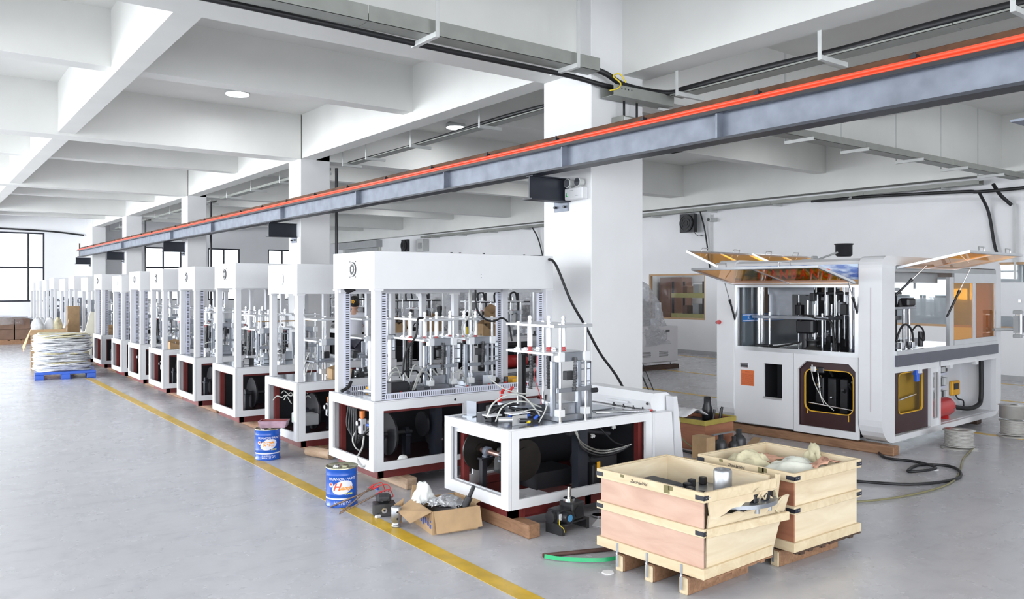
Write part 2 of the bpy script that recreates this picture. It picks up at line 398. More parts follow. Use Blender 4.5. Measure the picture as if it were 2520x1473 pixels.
# left wall (outside the picture): the long window wall that lights the hall
ops = [(y, y + 3.3, 1.0, 4.4) for y in (-6.8, -2.9, 1.0, 4.9, 8.8, 12.7, 16.6, 20.5, 24.4, 28.3, 32.2)]
wall('wall_left', 'x', XL - .2, XL, YN, YF, ops)
for (p, q, z0, z1) in ops: window('x', XL - .1, p, q, z0, z1, [(p + q) / 2], [2.6])
ops = [(x, x + 3.2, 1.1, 4.1) for x in (-6.5, -2.5, 1.5, 5.5)]
wall('wall_near', 'y', YN - .2, YN, XL, XR, ops)
for (p, q, z0, z1) in ops: window('y', YN - .1, p, q, z0, z1, [(p + q) / 2], [2.6])
ops = [(-5.5, -1.2, 1.24, 4.05), (0.9, 4.48, 1.24, 4.05), (8.3, 9.85, 1.24, 3.6), (11.0, 12.45, 1.24, 3.62), (13.8, 15.2, 1.24, 3.64)]
wall('wall_far', 'y', YF, YF + .25, XL, XR, ops)
for i, (p, q, z0, z1) in enumerate(ops): window('y', YF + .08, p, q, z0, z1, [(p + q) / 2] if i > 1 else [p + (q - p) * .33, p + (q - p) * .84], [2.62] if i < 2 else [2.7], mat=DARKST)
ops = [(5.6, 9.35, 1.0, 2.3), (14.4, 16.45, 0.93, 2.19), (10.4, 13.0, 0.95, 2.25)]
wr = wall('wall_right', 'x', XR, XR + .2, YN, YF, ops)
for (p, q, z0, z1) in ops:
    window('x', XR + .05, p, q, z0, z1, [(p + q) / 2] if q - p > 3 else [], [], fw=0.045, mat=M('window_wood', (0.52, 0.33, 0.18), 0.5))
B().box(XR - .02, YN, 0, XR, YF, .1).obj('baseboard_right', M('skirting_grey', (0.45, 0.45, 0.46), 0.5), kind='structure')
# back office rooms beyond the right wall
wall('wall_office', 'x', XR + 4.0, XR + 4.2, YN, YF, [(4.8, 8.2, 1.55, 2.35), (9.8, 12.8, 1.55, 2.35)], 3.3)
for p, q in ((4.8, 8.2), (9.8, 12.8)): window('x', XR + 4.1, p, q, 1.55, 2.35, [p + (q - p) / 3, p + 2 * (q - p) / 3], [2.05])  # windows added to bring brightness into the back rooms
for i, yy in enumerate((4.4, 13.4, 19.0)): B().box(XR + .2, yy, 0, XR + 4, yy + .12, 3.3).obj('trim_%d' % (20 + i), PLASTER, kind='structure')
B().box(XR + .2, YN, 3.3, XR + 4.2, YF, 3.45).obj('trim_30', CEILP, kind='structure')
area('office_side_fill', (XR + 4.5, 9, 2.1), (0, PI / 2, 0), 1.6, 10, 160, (0.96, 0.98, 1))  # added fill light shining in through the added office windows
area('office_top_fill', (XR + 2.2, 16.3, 3.2), (0, 0, 0), 1.2, 2.4, 45)  # added fill light for the rack room, no fitting here

# columns
CW = {}
for i, (x1, y0, y1) in enumerate(((6.8, 6.6, 7.43), (6.6, 14.8, 15.4), (6.5, 22.6, 23.2), (6.5, 30.2, 30.85), (6.5, 36.6, 38.0))):
    CW[i] = (y0, y1)
    B().rbox(6.0, y0, 0, x1, y1, ZC, .008).obj('column', PLASTER, kind='structure')
wal = [(6.9, 15.5), (6.85, 23.3), (6.85, 31.0)]
# roller shutter door high on the right wall
sh = B().box(XR - .06, 33.0, 0, XR, 36.9, 3.8).obj('door_1', M('door_frame_paint', (0.55, 0.56, 0.5), 0.5), kind='structure')
for k in range(24): B().box(XR - .09, 33.15, .05 + k * .15, XR - .06, 36.6, .05 + k * .15 + .135).obj('slat', GREYP, sh)
B().box(XR - .3, 32.9, 3.65, XR, 36.9, 3.95).obj('shutter_box', GREYP, sh)

# ---------------- crane rail along the columns ----------------
cr = thing('crane_rail', 'long grey steel I-beam crane rail with a red conductor bar running past the columns', 'crane rail', (5.5, 0, 3.03))
y0, y1 = -4, 36.3
for a, b_ in ((y0, 13.0), (13.0, 24.6), (24.6, y1)):
    B().box(-.09, a, 0, .09, b_ - .012, .022).obj('lower_flange', DARKST, cr); B().box(-.09, a, .24, .09, b_ - .012, .262).box(-.012, a, .022, .012, b_ - .012, .24).obj('i_beam', STEELB, cr)  # dark lower flange: the shade of its underside is put into the colour
for yy in (4.4, 6.4, 8.7, 11.2, 14.3, 18.5, 22.0, 28.0):
    B().box(-.088, yy, .022, -.012, yy + .02, .24).obj('stiffener', STEELB, cr)
B().box(-.05, y0, .262, .03, y1, .295).obj('rubber_strip', BLACKP, cr)
B().rbox(-.005, y0, .295, .05, y1, .375, .006).obj('top_rail', RUST, cr)
B().box(-.118, y0, .225, -.091, y1, .252).obj('conductor_carrier', BLACKP, cr)
rb = B(); rb.cyl((-.085, y0, .292), (-.085, y1 - .1, .292), .017, n=10).cyl((-.085, y0, .267), (-.085, y1 - .1, .267), .012, n=8).obj('red_conductor_bar', REDB, cr, label='bright red conductor bar')
cm = B().cb(-.085, 0, .318, .05, .045, .028).cyl((-.085, 0, .33), (-.085, 0, .352), .009, n=8).mesh('rail_clamp', [BLACKP])
for k in range(30):
    yy = -1.0 + k * 1.25
    if yy < 36: place('rail_clamp', cm, cr, (0, yy, 0))
B().box(-.02, y1, .0, .02, y1 + .04, .55).obj('end_stop', RUST, cr)
for k, yy in enumerate((-1.0, 7.0, 15.0, 22.85, 30.5, 36.9)):
    if k == 0: xr = .47
    else: xr = .5
    p = B().box(-.05, yy - .01, -.25, xr - .015, yy + .01, -.012).box(-.07, yy - .07, -.265, xr - .015, yy + .09, -.25).box(-.05, yy - .06, -.012, xr - .015, yy + .06, 0)
    br = p.obj('support_bracket', DARKST, cr)
    if k: B().box(xr - .015, yy - .02, -.36, xr, yy + .22, .0).obj('mounting_plate', STEELB, br)
    for sy in (.02, .18):
        B().cyl((xr - .05, yy + sy, -.31), (xr, yy + sy, -.31), .014, n=8).obj('bolt', IRON, br)
# steel hanger post that carries the near end of the rail
hp = thing('hanger_post', 'dark steel hanger post at the right edge carrying the crane rail', 'post', (5.72, 2.1, 2.7))
B().box(0, -.07, -.05, .012, .07, 2.3).box(.012, -.006, -.05, .14, .006, 2.3).box(.14, -.07, -.05, .152, .07, 2.3).obj('post_section', STEELB, hp)
B().box(-.3, -.06, .13, 0, -.045, .33).box(-.3, -.06, .115, 0, .06, .13).obj('cantilever_bracket', STEELB, hp)
B().box(-.02, -.12, 2.3, .8, .12, 2.4).obj('head_plate', DARKST, hp)

# ---------------- cable trays ----------------
def tray(name, label, p0, p1, wd, ht, hang, sag_rods=None, lips=True):
    # p0->p1 along one axis; U channel, hangers (pos, side, top z)
    (x0, y0, z), (x1, y1, _) = p0, p1
    alongx = abs(x1 - x0) > abs(y1 - y0)
    t = thing(name, label, 'cable tray', (x0, y0, z))
    L = (x1 - x0) if alongx else (y1 - y0); a, b = min(0, L), max(0, L); h = wd / 2
    n = max(1, int(abs(b - a) / 2.4)); st = (b - a) / n
    for i in range(n):
        q0, q1 = a + i * st + .004, a + (i + 1) * st - .004
        bb = B()
        for (u0, u1, z0, z1) in ((-h, h, 0, .004), (-h, -h + .004, 0, ht), (h - .004, h, 0, ht)):
            if alongx: bb.box(q0, u0, z0, q1, u1, z1)
            else: bb.box(u0, q0, z0, u1, q1, z1)
        bb.obj('tray_section', TRAY, t)
    for (pos, side, top) in hang:
        bb = B(); pr = pos - (x0 if alongx else y0)
        w0, w1 = -h - .1, h + .14
        def q(al0, al1, u0, u1, z0, z1):
            if alongx: bb.box(al0, u0, z0, al1, u1, z1)
            else: bb.box(u0, al0, z0, u1, al1, z1)
        q(pr - .022, pr + .022, w0, w1, -.045, -.04); q(pr - .022, pr - .018, w0, w1, -.04, 0)
        if top: 
            u = w0 if side < 0 else w1
            q(pr - .02, pr + .02, u - .004, u, -.045, top - z)
        bb.obj('hanger', HANG, t)
    return t
def hose(name, label, pts, r, mat, cat='cable', parent=None, k=6, n=7, group=None):
    b = B().tube(spline(pts, k), r, n)
    return b.obj(name, mat, parent, label=label, cat=cat, group=group)

tray('cable_tray', 'grey cable tray crossing above the picture towards the front of the big column', (-5, 6.5, 4.12), (5.95, 6.5, 4.12), .2, .14, [(x, -1, 5.1) for x in (-3.4, -1.4, .6, 3.85, 5.55)])
hose('black_cable', 'thick black cable bundle under the tray that ends at the big column', [(-5, 6.72, 4.1), (0, 6.71, 4.12), (2.2, 6.7, 4.13), (4.2, 6.68, 4.1), (5.6, 6.62, 4.08), (6.05, 6.52, 4.02), (6.3, 6.48, 4.0)], .028, BLACK)
hose('black_cable', 'second black cable dipping from the end of the tray to the junction channel', [(5.95, 6.5, 4.17), (6.1, 6.45, 4.12), (6.35, 6.42, 4.03), (6.9, 6.38, 4.02), (7.05, 6.1, 4.02)], .032, BLACK)
jt = thing('junction_channel', 'short grey metal channel bolted across the front of the big column', 'cable channel', (6.1, 6.45, 3.88))
B().box(0, -.1, 0, .95, .1, .004).box(0, -.1, .004, .95, -.096, .12).box(0, .096, .004, .95, .1, .12).obj('channel', TRAY, jt)
for k in range(4): B().cb(.12 + k * .05, -.1, .085, .014, .004, .014).obj('hole', BLACKP, jt)
B().cb(.98, 0, -.03, .35, .03, .03).obj('bracket', HANG, jt)
yc = B(); yc.tube(spline([(6.05, 6.36, 3.92), (6.14, 6.33, 3.95), (6.2, 6.35, 4.02), (6.12, 6.38, 4.09), (6.2, 6.36, 4.12), (6.26, 6.33, 4.03)]), .008, 6)
yc.obj('earth_wire', YELP, label='yellow earth wire looped at the end of the junction channel', cat='wire')
tray('cable_tray', 'cable tray running right along the beam above the red conductor bar', (7.02, 6.3, 3.97), (7.02, -3, 3.97), .2, .02, [(y, -1, 4.22) for y in (6.1, 4.35, 2.7, 0.5)])
hose('black_cable', 'heavy black cable lying on the upper right tray', [(6.98, 6.25, 4.02), (6.98, 5.2, 4.03), (7.0, 4.2, 4.02), (6.98, 3.3, 4.03), (6.98, 2, 4.02), (6.98, -2, 4.02)], .04, BLACK)
tray('cable_tray', 'cable tray running away along the column beam behind the big column', (6.95, 7.6, 4.21), (6.95, 14.7, 4.21), .16, .02, [(y, -1, 4.55) for y in (9.9, 11.95, 13.6, 14.6)])
hose('black_cable', 'black cable on the tray between the first two columns', [(6.95, 7.6, 4.25), (6.93, 9.5, 4.28), (6.97, 12, 4.25), (6.95, 14.7, 4.25)], .03, BLACK)
for i, (a, b_, nm) in enumerate(((15.6, 22.5, 'second and third'), (23.3, 30.1, 'third and fourth'), (31.0, 36.5, 'fourth and last'))):
    tray('cable_tray', 'cable tray hung along the beam between the %s columns' % nm, (6.9, a, 4.21), (6.9, b_, 4.21), .16, .06, [(a + .3 + k * 1.9, -1, 4.55) for k in range(4)])
tray('cable_tray', 'cable tray crossing the right bay under the ceiling towards the back wall', (8.6, 6.6, 3.86), (16.9, 6.6, 3.86), .22, .1, [(x, 1, 5.1) for x in (9.9, 11.3, 12.9, 14.4, 15.8)])
tray('cable_tray', 'wall tray running along the top of the back wall', (17.0, 7.3, 3.84), (17.0, 29.0, 3.84), .2, .09, [(y, 1, 0) for y in range(8, 29, 2)])
hose('black_cable', 'black cable sagging under the back wall tray at the right', [(16.8, 2, 3.72), (16.85, 6.8, 3.68), (16.9, 7.6, 3.72), (16.92, 9.5, 3.8), (16.92, 11, 3.82)], .035, BLACK)
hose('black_cable', 'black cable dropping down the back wall at the upper right', [(16.9, 7.3, 3.68), (17.12, 7.22, 3.3), (17.12, 7.12, 2.7), (17.1, 7.05, 2.45)], .03, BLACK)
hose('black_cable', 'black flexible conduit bending down to the white wall conduit', [(16.8, 7.0, 3.8), (17.0, 6.95, 3.6), (17.12, 6.8, 3.4)], .035, BLACK)
B().cyl((17.14, 6.75, 1.95), (17.14, 6.75, 3.42), .022, n=10).obj('wall_conduit', HANG, label='white conduit rising from the white wall cabinet at the right edge', cat='conduit')
B().cyl((17.14, 14.15, 2.3), (17.14, 14.15, 3.75), .018, n=10).obj('wall_conduit', HANG, label='thin white conduit right of the black wall fan', cat='conduit')
hose('black_cable', 'black cable dropping beside the wall fan down the back wall', [(16.95, 14.35, 3.84), (17.1, 14.33, 3.4), (17.12, 14.25, 2.9), (17.1, 14.15, 2.3)], .02, BLACK)
hose('black_cable', 'black cable dropping down the back wall left of the big column', [(16.95, 21.6, 3.84), (17.1, 21.5, 3.5), (17.12, 21.3, 3.0), (17.12, 21.1, 2.3)], .022, BLACK)
B().cyl((17.14, 20.9, 2.3), (17.14, 20.9, 3.6), .018, n=10).obj('wall_conduit', HANG, label='white conduit on the back wall just left of the big column', cat='conduit')
for i, (x, y) in enumerate(((6.75, 15.44), (6.62, 23.3), (6.62, 30.95))):
    B().cyl((x, CW[i + 1][0] + .03, 0.0), (x, CW[i + 1][0] + .03, 4.15), .03, n=10).obj('conduit_pipe', BLACKP, label='black vertical conduit on the right side of the %s column' % ('second', 'third', 'fourth')[i], cat='pipe')
# sagging black hose across the far left window wall
hose('black_cable', 'long black cable sagging over the far left window', [(-2, 37.9, 4.17), (2, 37.9, 4.17), (4.5, 37.9, 4.12), (5.9, 37.9, 4.0)], .035, BLACK)

# ---------------- lamps ----------------
lampm = None
def lamp(x, y, z, lab, r=.19):
    t = thing('ceiling_lamp', lab, 'ceiling lamp', (x, y, z), 0, 'round ceiling lamps')
    place('lamp_body', shared('lamp_body', lambda b: b.lathe((0, 0, 0), [(.0, .09), (.17, .09), (.2, .05), (.2, 0), (.19, 0)], 28), [HANG]), t)
    place('diffuser', shared('diffuser', lambda b: b.lathe((0, 0, 0), [(.19, 0.0), (.18, -.015), (.0, -.03)], 28), [LAMP]), t)
def lamp_light(x, y, z=4.93, p=24):
    l = bpy.data.lights.new('lamp_light', 'AREA'); l.shape = 'DISK'; l.size = .36; l.energy = p; l.color = (.96, .98, 1)
    o = bpy.data.objects.new('lamp_light', l); COL.objects.link(o); o.location = (x, y, z)
_lamp = lamp
def lamp(x, y, z, lab, r=.19): _lamp(x, y, z, lab, r); lamp_light(x, y)
for (x, y) in ((-.2, 4.6), (-.2, 8.9), (-4.3, 8.9), (-4.3, 13.5), (4.4, .8), (-4.3, 25), (14.2, 9.0), (14.2, 4.6), (9.2, .8)):  # unseen lamps, added only to light the hall
    _lamp(x, y, 5.01, 'added round fill lamp outside the picture, %.0f m across and %.0f m along the hall' % (x + 5, y + 1)); lamp_light(x, y)
lamp(4.38, 13.5, 5.01, 'round lit ceiling lamp in the bay left of the second column')
lamp(8.8, 13.7, 5.01, 'round lit ceiling lamp seen under the beam right of the second column')
for k, (x, y) in enumerate(((8.9, 17.0), (8.9, 20.3), (9.4, 25.0), (8.9, 28.3), (9.0, 32.0), (13.9, 17.0), (14.0, 25.0))):
    lamp(x, y, 5.01, ('small round lamp beyond the second column, nearest', 'small round lamp beyond the second column, farther', 'tiny round lamp beyond the third column, nearer', 'tiny round lamp beyond the third column, farther', 'tiny round lamp beyond the fourth column', 'round lamp in the right bay beyond the big column', 'round lamp deep in the right bay')[k])

# emergency light on the big column
el = thing('emergency_light', 'white emergency light with two round lamp heads on the big column', 'emergency light', (5.94, 6.80, 2.78))
B().rbox(-.03, -.15, 0, .06, .15, .13, .01).obj('lamp_housing', WHITE, el)
for yy in (-.085, .085):
    h = B().cyl((-.045, yy, .185), (.03, yy, .185), .052, .04, 20).cyl((0, yy, .12), (0, yy, .15), .015, n=8).obj('lamp_head', HANG, el)
    B().cyl((-.05, yy, .185), (-.045, yy, .185), .045, n=20).obj('lens', CHROME, h)
B().cb(-.031, 0.03, .1, .002, .07, .006).cb(-.031, -.06, .04, .002, .05, .006).obj('label_print', GREYP, el)
g = B().cb(-.032, .115, .05, .003, .015, .028).cb(-.032, .115, .071, .003, .012, .012).cb(-.032, .1, .04, .003, .02, .008); g.obj('running_figure_print', LED, el)
hose('black_cable', 'short flex from the emergency light to the bracket', [(5.95, 6.98, 2.9), (5.9, 7.02, 2.86), (5.96, 7.06, 2.8)], .005, BLACK, 'cable')

cb = thing('junction_box', 'grey junction box on the right face of the big column', 'junction box', (6.3, 6.42, 3.33))
B().rbox(0, 0, 0, .42, .18, .37, .008).obj('cabinet', TRAY, cb)
B().rbox(.012, -.012, .012, .408, 0, .355, .004).obj('door', HANG, cb)
for k, x in enumerate((.1, .3)):
    hose('black_cable', 'black flex entering the junction box, %s of two' % ('left', 'right')[k], [(6.3 + x, 6.5, 3.9), (6.29 + x, 6.49, 3.8), (6.3 + x, 6.5, 3.7)], .014, BLACK)

def wall_fan(loc, lab, rz=0):
    t = thing('wall_fan', lab, 'fan', loc, rz)
    B().box(-.12, -.25, -.25, 0, .25, .25).obj('fan_box', BLACKP, t)
    b = B(); b.cyl((-.16, 0, 0), (-.12, 0, 0), .23, n=28); b.obj('grille', BLACK, t)
    for k in range(3): B().ring([(.2 * (k + 1) / 3 * math.cos(a * PI / 12) * 1.05, .2 * (k + 1) / 3 * math.sin(a * PI / 12) * 1.05) for a in range(24)], [(.2 * (k + 1) / 3 * math.cos(a * PI / 12), .2 * (k + 1) / 3 * math.sin(a * PI / 12)) for a in range(24)], -.175, -.16, 'x').obj('guard_ring', IRON, t)
wall_fan((17.0, 14.75, 3.55), 'black square wall fan above the amber flaps of the big machine')
hose('black_cable', 'thin flex hanging from the black wall fan', [(17.0, 14.6, 3.3), (17.05, 14.5, 3.2), (17.1, 14.35, 3.22)], .008, BLACK)
wall_fan((16.6, 29.6, 3.55), 'black wall fan at the far end of the back wall tray')
wb = thing('wall_camera', 'small white security camera beside the black wall fan', 'camera', (17.05, 14.05, 3.6))
B().rbox(-.12, -.07, -.05, .15, .07, .05, .01).obj('camera_body', HANG, wb); B().cyl((-.14, 0, 0), (-.12, 0, 0), .04, n=14).obj('camera_lens', BLACKP, wb)
wb = thing('equipment_box', 'pale box with a grey unit mounted at the far end of the back wall tray', 'equipment box', (16.9, 29.0, 3.3))
B().rbox(0, -.2, 0, .3, .3, .5, .01).obj('box_body', HANG, wb); B().rbox(-.06, -.1, .12, 0, .1, .35, .01).obj('cover', GREYP, wb)
cb = thing('wall_cabinet', 'white electrical cabinet on the back wall at the right edge', 'electrical cabinet', (16.98, 6.6, 1.25))
B().rbox(0, -.15, 0, .22, .5, .66, .01).obj('cabinet', WHITE2, cb); B().cb(-.01, 0, .3, .02, .04, .05).obj('handle', CHROME, cb)
el = thing('emergency_light', 'emergency light with twin heads at the right edge above the wall cabinet', 'emergency light', (17.1, 6.35, 2.6))
B().rbox(-.03, -.15, 0, .08, .15, .13, .01).obj('lamp_housing', WHITE, el)
for yy in (-.085, .085): B().cyl((-.045, yy, .185), (.03, yy, .185), .052, .04, 16).obj('lamp_head', HANG, el)

# ---------------- machine row ----------------
def frame_panel(b, axis, c0, c1, a0, a1, z0, z1, bw, bwt=None, div=None):
    # window-frame panel: axis 'x' => plane X=c, runs in Y
    def bx(p, q, za, zb):
        if axis == 'x': b.box(c0, p, za, c1, q, zb)
        else: b.box(p, c0, za, q, c1, zb)
    t = bwt or bw
    bx(a0, a1, z1 - t, z1); bx(a0, a1, z0, z0 + bw); bx(a0, a0 + bw, z0 + bw, z1 - t); bx(a1 - bw, a1, z0 + bw, z1 - t)
    if div: bx(div - .035, div + .035, z0 + bw, z1 - t)

def slot_duct(key, L, vert):
    # slotted cable duct: backing dark, light rails and fingers; length along z (vert) or x
    def fn(b):
        n = int(L / .022)
        def bx(u0, u1, l0, l1, d0, d1):
            if vert: b.box(u0, d0, l0, u1, d1, l1)
            else: b.box(l0, d0, u0, l1, d1, u1)
        b.m = 1; bx(.004, .052, 0, L, .002, .03)
        b.m = 0; bx(0, .01, 0, L, 0, .034); bx(.046, .056, 0, L, 0, .034)
        for i in range(n):
            bx(.01, .046, i * L / n, i * L / n + .0125, 0, .003)
    return shared('cable_duct|' + key, fn, [DUCT, BLACKP])

def press_unit(t, x, y, z, s=1.0, full=True, extra=True, dz=0.0):
    """aluminium press station on four chrome rods; (x,y) = near left rod"""
    def P(nm, fn, mats, loc, key=None, parent=t, label=None):
        o = place(nm, shared(nm + '|pu' + (key or nm) + '%.2f' % s, fn, mats if isinstance(mats, list) else [mats]), parent, loc, label=label); return o
    H = .735 * s + dz
    for (rx, ry) in ((0, 0), (.26, 0), (0, .53), (.26, .53)):
        P('guide_rod', lambda b: b.cyl((0, 0, 0), (0, 0, H + .03), .0125, n=12).cyl((0, 0, H + .012), (0, 0, H + .03), .018, n=6), CHROME, (x + rx, y + ry, z), 'rod%.2f' % H)
        if ry == 0:
            P('clamp_block', lambda b: b.rbox(-.03, -.028, 0, .03, .03, .075, .004).box(-.036, -.018, .01, .036, .018, .065), ALUW, (x + rx - .004, y + ry, z + .47 * s), 'cl')
            P('foot_block', lambda b: b.rbox(-.032, -.028, 0, .032, .03, .055, .004), ALUW, (x + rx - .004, y + ry, z + .05 * s), 'ft')
            P('column_profile', lambda b: b.box(-.018, 0, 0, .018, .03, .42 * s).box(-.006, -.004, .0, .006, 0, .42 * s), GALV, (x + rx - .03, y + .035, z + .05), 'cp')
    P('top_plate', lambda b: b.rbox(-.09, -.03, 0, .31, .58, .022, .003), ALU, (x, y, z + H), 'tp')
    mp = P('mid_plate', lambda b: b.rbox(-.09, -.02, 0, -.01, .58, .022, .003).box(-.01, .1, 0, .30, .58, .02), ALU, (x, y, z + .52 * s), 'mp')
    P('front_beam', lambda b: b.rbox(.02, -.012, 0, .25, .012, .07, .003), GALV, (x, y, z + .472 * s), 'fb')
    P('cross_bar', lambda b: b.rbox(-.05, -.022, 0, .29, -.014, .035, .002).cb(-.03, -.028, .017, .03, .012, .03), GALV, (x, y, z + .235 * s), 'cb')
    if full:
        for (cx, cy) in ((-.045, .32), (.05, .2), (.15, .14)):
            c = P('cylinder', lambda b: b.cyl((0, 0, .0), (0, 0, .165), .021, n=16).cyl((0, 0, .165), (0, 0, .185), .013, n=8), ALUW, (x + cx, y + cy, z + H - .16), 'cy')
            P('bellows', lambda b: [b.cyl((0, 0, i * .009), (0, 0, i * .009 + .006), .021 if i % 2 else .017, n=12) for i in range(7)], RED, (0, 0, -.062), 'bl', c)
            P('lower_sleeve', lambda b: b.cyl((0, 0, -.05), (0, 0, 0), .018, n=12), BLACKP, (0, 0, -.062), 'ls', c)
            P('lock_nut', lambda b: b.cyl((0, 0, 0), (0, 0, .022), .02, n=6).cyl((0, 0, .022), (0, 0, .06), .013, n=10).cyl((0, 0, .035), (0, 0, .05), .019, n=6), CHROME, (0, 0, .185), 'ln', c)
        for (cx, cy, tilt) in ((-.04, .3, .06), (.06, .22, -.02), (.13, -.03, .05)):
            b_ = P('spring', lambda b: [b.cyl((0, 0, -i * .012), (0, 0, -i * .012 - .009), .017 if i % 2 else .0145, n=10) for i in range(22)], IRON if cy < 0 else BLACKP, (x + cx, y + cy, z + .50 * s), 'sp%d' % (cy < 0))
            b_.rotation_euler = (0, tilt, 0)
        for (cx, cy) in ((.02, .42), (.13, .4), (.22, .3), (.0, .5)):
            P('bearing_disc', lambda b: b.cyl((0, 0, 0), (0, 0, .008), .034, n=18).cyl((0, 0, .008), (0, 0, .018), .018, n=14), CHROME, (x + cx - .03, y + cy, z + .52 * s + .022), 'bd')
        P('side_plate', lambda b: b.rbox(0, 0, 0, .05, .012, .2, .002), GALV, (x + .03, y + .08, z + .26), 'sdp')
        P('drive_belt', lambda b: b.box(0, 0, 0, .012, .05, .42).box(.03, 0, 0, .042, .05, .42), BLACK, (x - .02, y + .46, z + .08), 'db')
    if extra:
        bk = P('side_bracket', lambda b: b.box(0, 0, .19, .16, .02, .205).box(0, 0, 0, .16, .02, .01).box(.148, -.0, 0, .16, .05, .205).box(.02, .005, .14, .15, .015, .15).box(.02, .005, .04, .15, .015, .05), GALV, (x + .27, y + .12, z + .24), 'sb')
        P('motor_block', lambda b: b.rbox(0, 0, 0, .09, .05, .07, .004), IRON, (x + .15, y + .1, z + .31), 'mb')
        P('base_block', lambda b: b.rbox(0, 0, 0, .26, .3, .05, .004), GALV, (x + .02, y + .05, z), 'bb')
        P('mould_block', lambda b: b.rbox(0, -.0, 0, .15, .2, .09, .004).cyl((.04, -.004, .05), (.04, 0, .05), .008).cyl((.1, -.004, .05), (.1, 0, .05), .008), GALV, (x + .06, y + .06, z + .05), 'mo')

def clutter(t, x0, x1, y0, y1, z, n, seed):
    """small pneumatic parts on the table: valves, blocks, short cylinders, fittings"""
    r = random.Random(seed)
    kinds = [('valve_block', lambda b: b.rbox(0, 0, 0, .09, .06, .05, .004).cyl((.02, .03, .05), (.02, .03, .07), .01, n=8).cyl((.06, .03, .05), (.06, .03, .065), .01, n=8), BLACKP),
             ('motor', lambda b: b.rbox(0, 0, 0, .11, .08, .08, .006).cyl((.11, .04, .04), (.15, .04, .04), .025, n=12), BLACKP),
             ('air_cylinder', lambda b: b.cyl((0, 0, .025), (.16, 0, .025), .02, n=12).cyl((.16, 0, .025), (.24, 0, .025), .007, n=8), ALU),
             ('bracket', lambda b: b.box(0, 0, 0, .1, .008, .12).box(0, 0, 0, .1, .06, .008), GALV),
             ('gear_stack', lambda b: b.cyl((0, 0, 0), (0, 0, .03), .05, n=18).cyl((0, 0, .03), (0, 0, .09), .022, n=14), IRON),
             ('slide_block', lambda b: b.rbox(0, 0, 0, .14, .09, .035, .003).rbox(.03, .01, .035, .11, .08, .06, .003), GALV)]
    for i in range(n):
        k = kinds[r.randrange(len(kinds))]
        o = place(k[0], shared(k[0] + '|clut', k[1], [k[2]]), t, (r.uniform(x0, x1), r.uniform(y0, y1), z))
        o.rotation_euler = (0, 0, r.uniform(-.4, .4) + r.choice((0, PI / 2)))

def hoses(t, x, y, z, n, seed, mat=None, rr=.006, span=.35, up=.22, name='hose'):
    r = random.Random(seed)
    for i in range(n):
        a = Vector((x + r.uniform(-.05, .05), y + r.uniform(-.05, .15), z + r.uniform(.0, .04)))
        e = a + Vector((r.uniform(.4, 1) * span * r.choice((-1, 1, 1)), r.uniform(-.1, .2), r.uniform(-.0, .12)))
        m = (a + e) / 2 + Vector((0, 0, r.uniform(.5, 1) * up))
        B().tube(spline([a, a.lerp(m, .6) + Vector((0, 0, .05)), m, e.lerp(m, .5) + Vector((0, .02, .03)), e], 5), rr * r.uniform(.7, 1.3), 6).obj(name, mat or r.choice([HOSEW, HOSEW, BLACK]), t)

def frl(t, x, y, z):
    """filter regulator: white bodies with an orange knob and a gauge"""
    f = B().rbox(-.03, -.03, 0, .03, .03, .14, .006).rbox(.04, -.03, -.02, .09, .03, .12, .006).obj('air_filter_regulator', WHITE2, t, (x, y, z))
    B().cyl((0, 0, .15), (0, 0, .21), .026, n=16).cyl((0, 0, .14), (0, 0, .15), .015, n=10).obj('orange_knob', ORANGE, f)
    B().cyl((-.035, -.0, .1), (-.055, 0, .1), .026, n=16).obj('pressure_gauge', BLACKP, f)
    B().cyl((-.056, 0, .1), (-.058, 0, .1), .021, n=16).obj('gauge_face', PAPER, f)
    for sx in (0, .065): B().box(sx - .006, -.033, .03, sx + .006, -.03, .09).obj('sight_slot', BLACKP, f)

def innards(t, L, W, lv, flip=0):
    """dark drive parts in the base"""
    z0 = .2
    B().box(.12, W - .05, z0, L - .1, W - .04, .72).obj('back_panel', BLACKP, t)
    B().box(.1, .1, z0 - .01, L - .1, W - .06, z0 + .005).obj('floor_plate', MAROOND, t)
    if lv >= 1:
        b = B(); b.cyl((.35, .42, .42), (.37, .42, .42), .2, n=30); b.obj('flywheel', BLACKP, t)
        B().cyl((.30, .42, .42), (.62, .42, .42), .022, n=14).obj('drive_shaft', IRON, t)
        for px in (.28, .56):
            B().box(px - .025, .38, z0, px + .025, .46, .38).rbox(px - .03, .36, .38, px + .03, .48, .41, .004).cyl((px - .02, .42, .43), (px + .02, .42, .43), .04, n=16).obj('bearing_stand', DARKST, t)
        B().rbox(.85, .25, z0, 1.15, .5, .46, .01).cyl((.8, .38, .36), (.85, .38, .36), .09, n=18).cyl((1.15, .38, .36), (1.2, .38, .36), .06, n=16).obj('drive_motor', BLACKP, t)
        B().box(1.25, .2, z0, 1.32, .3, .72).obj('inner_post', DARKST, t)
        B().box(.72, .15, z0, .80, .25, .74).obj('inner_post', DARKST, t)
        b = B(); b.cyl((.66, .3, .5), (.68, .3, .5), .12, n=24); b.obj('cam_disc', BLACKP, t)
        B().rbox(1.4, .3, z0, 1.75, .6, .5, .01).obj('gearbox', BLACKP, t)
    if lv >= 2:
        for k in range(4):
            hose('hose', None, [(1.0 + k * .05, .12, .72), (1.05, .1, .55 - k * .03), (1.2 + .1 * k, .12, .45 - k * .02), (1.5, .2, .5)], .012, BLACK, None, t, 5)

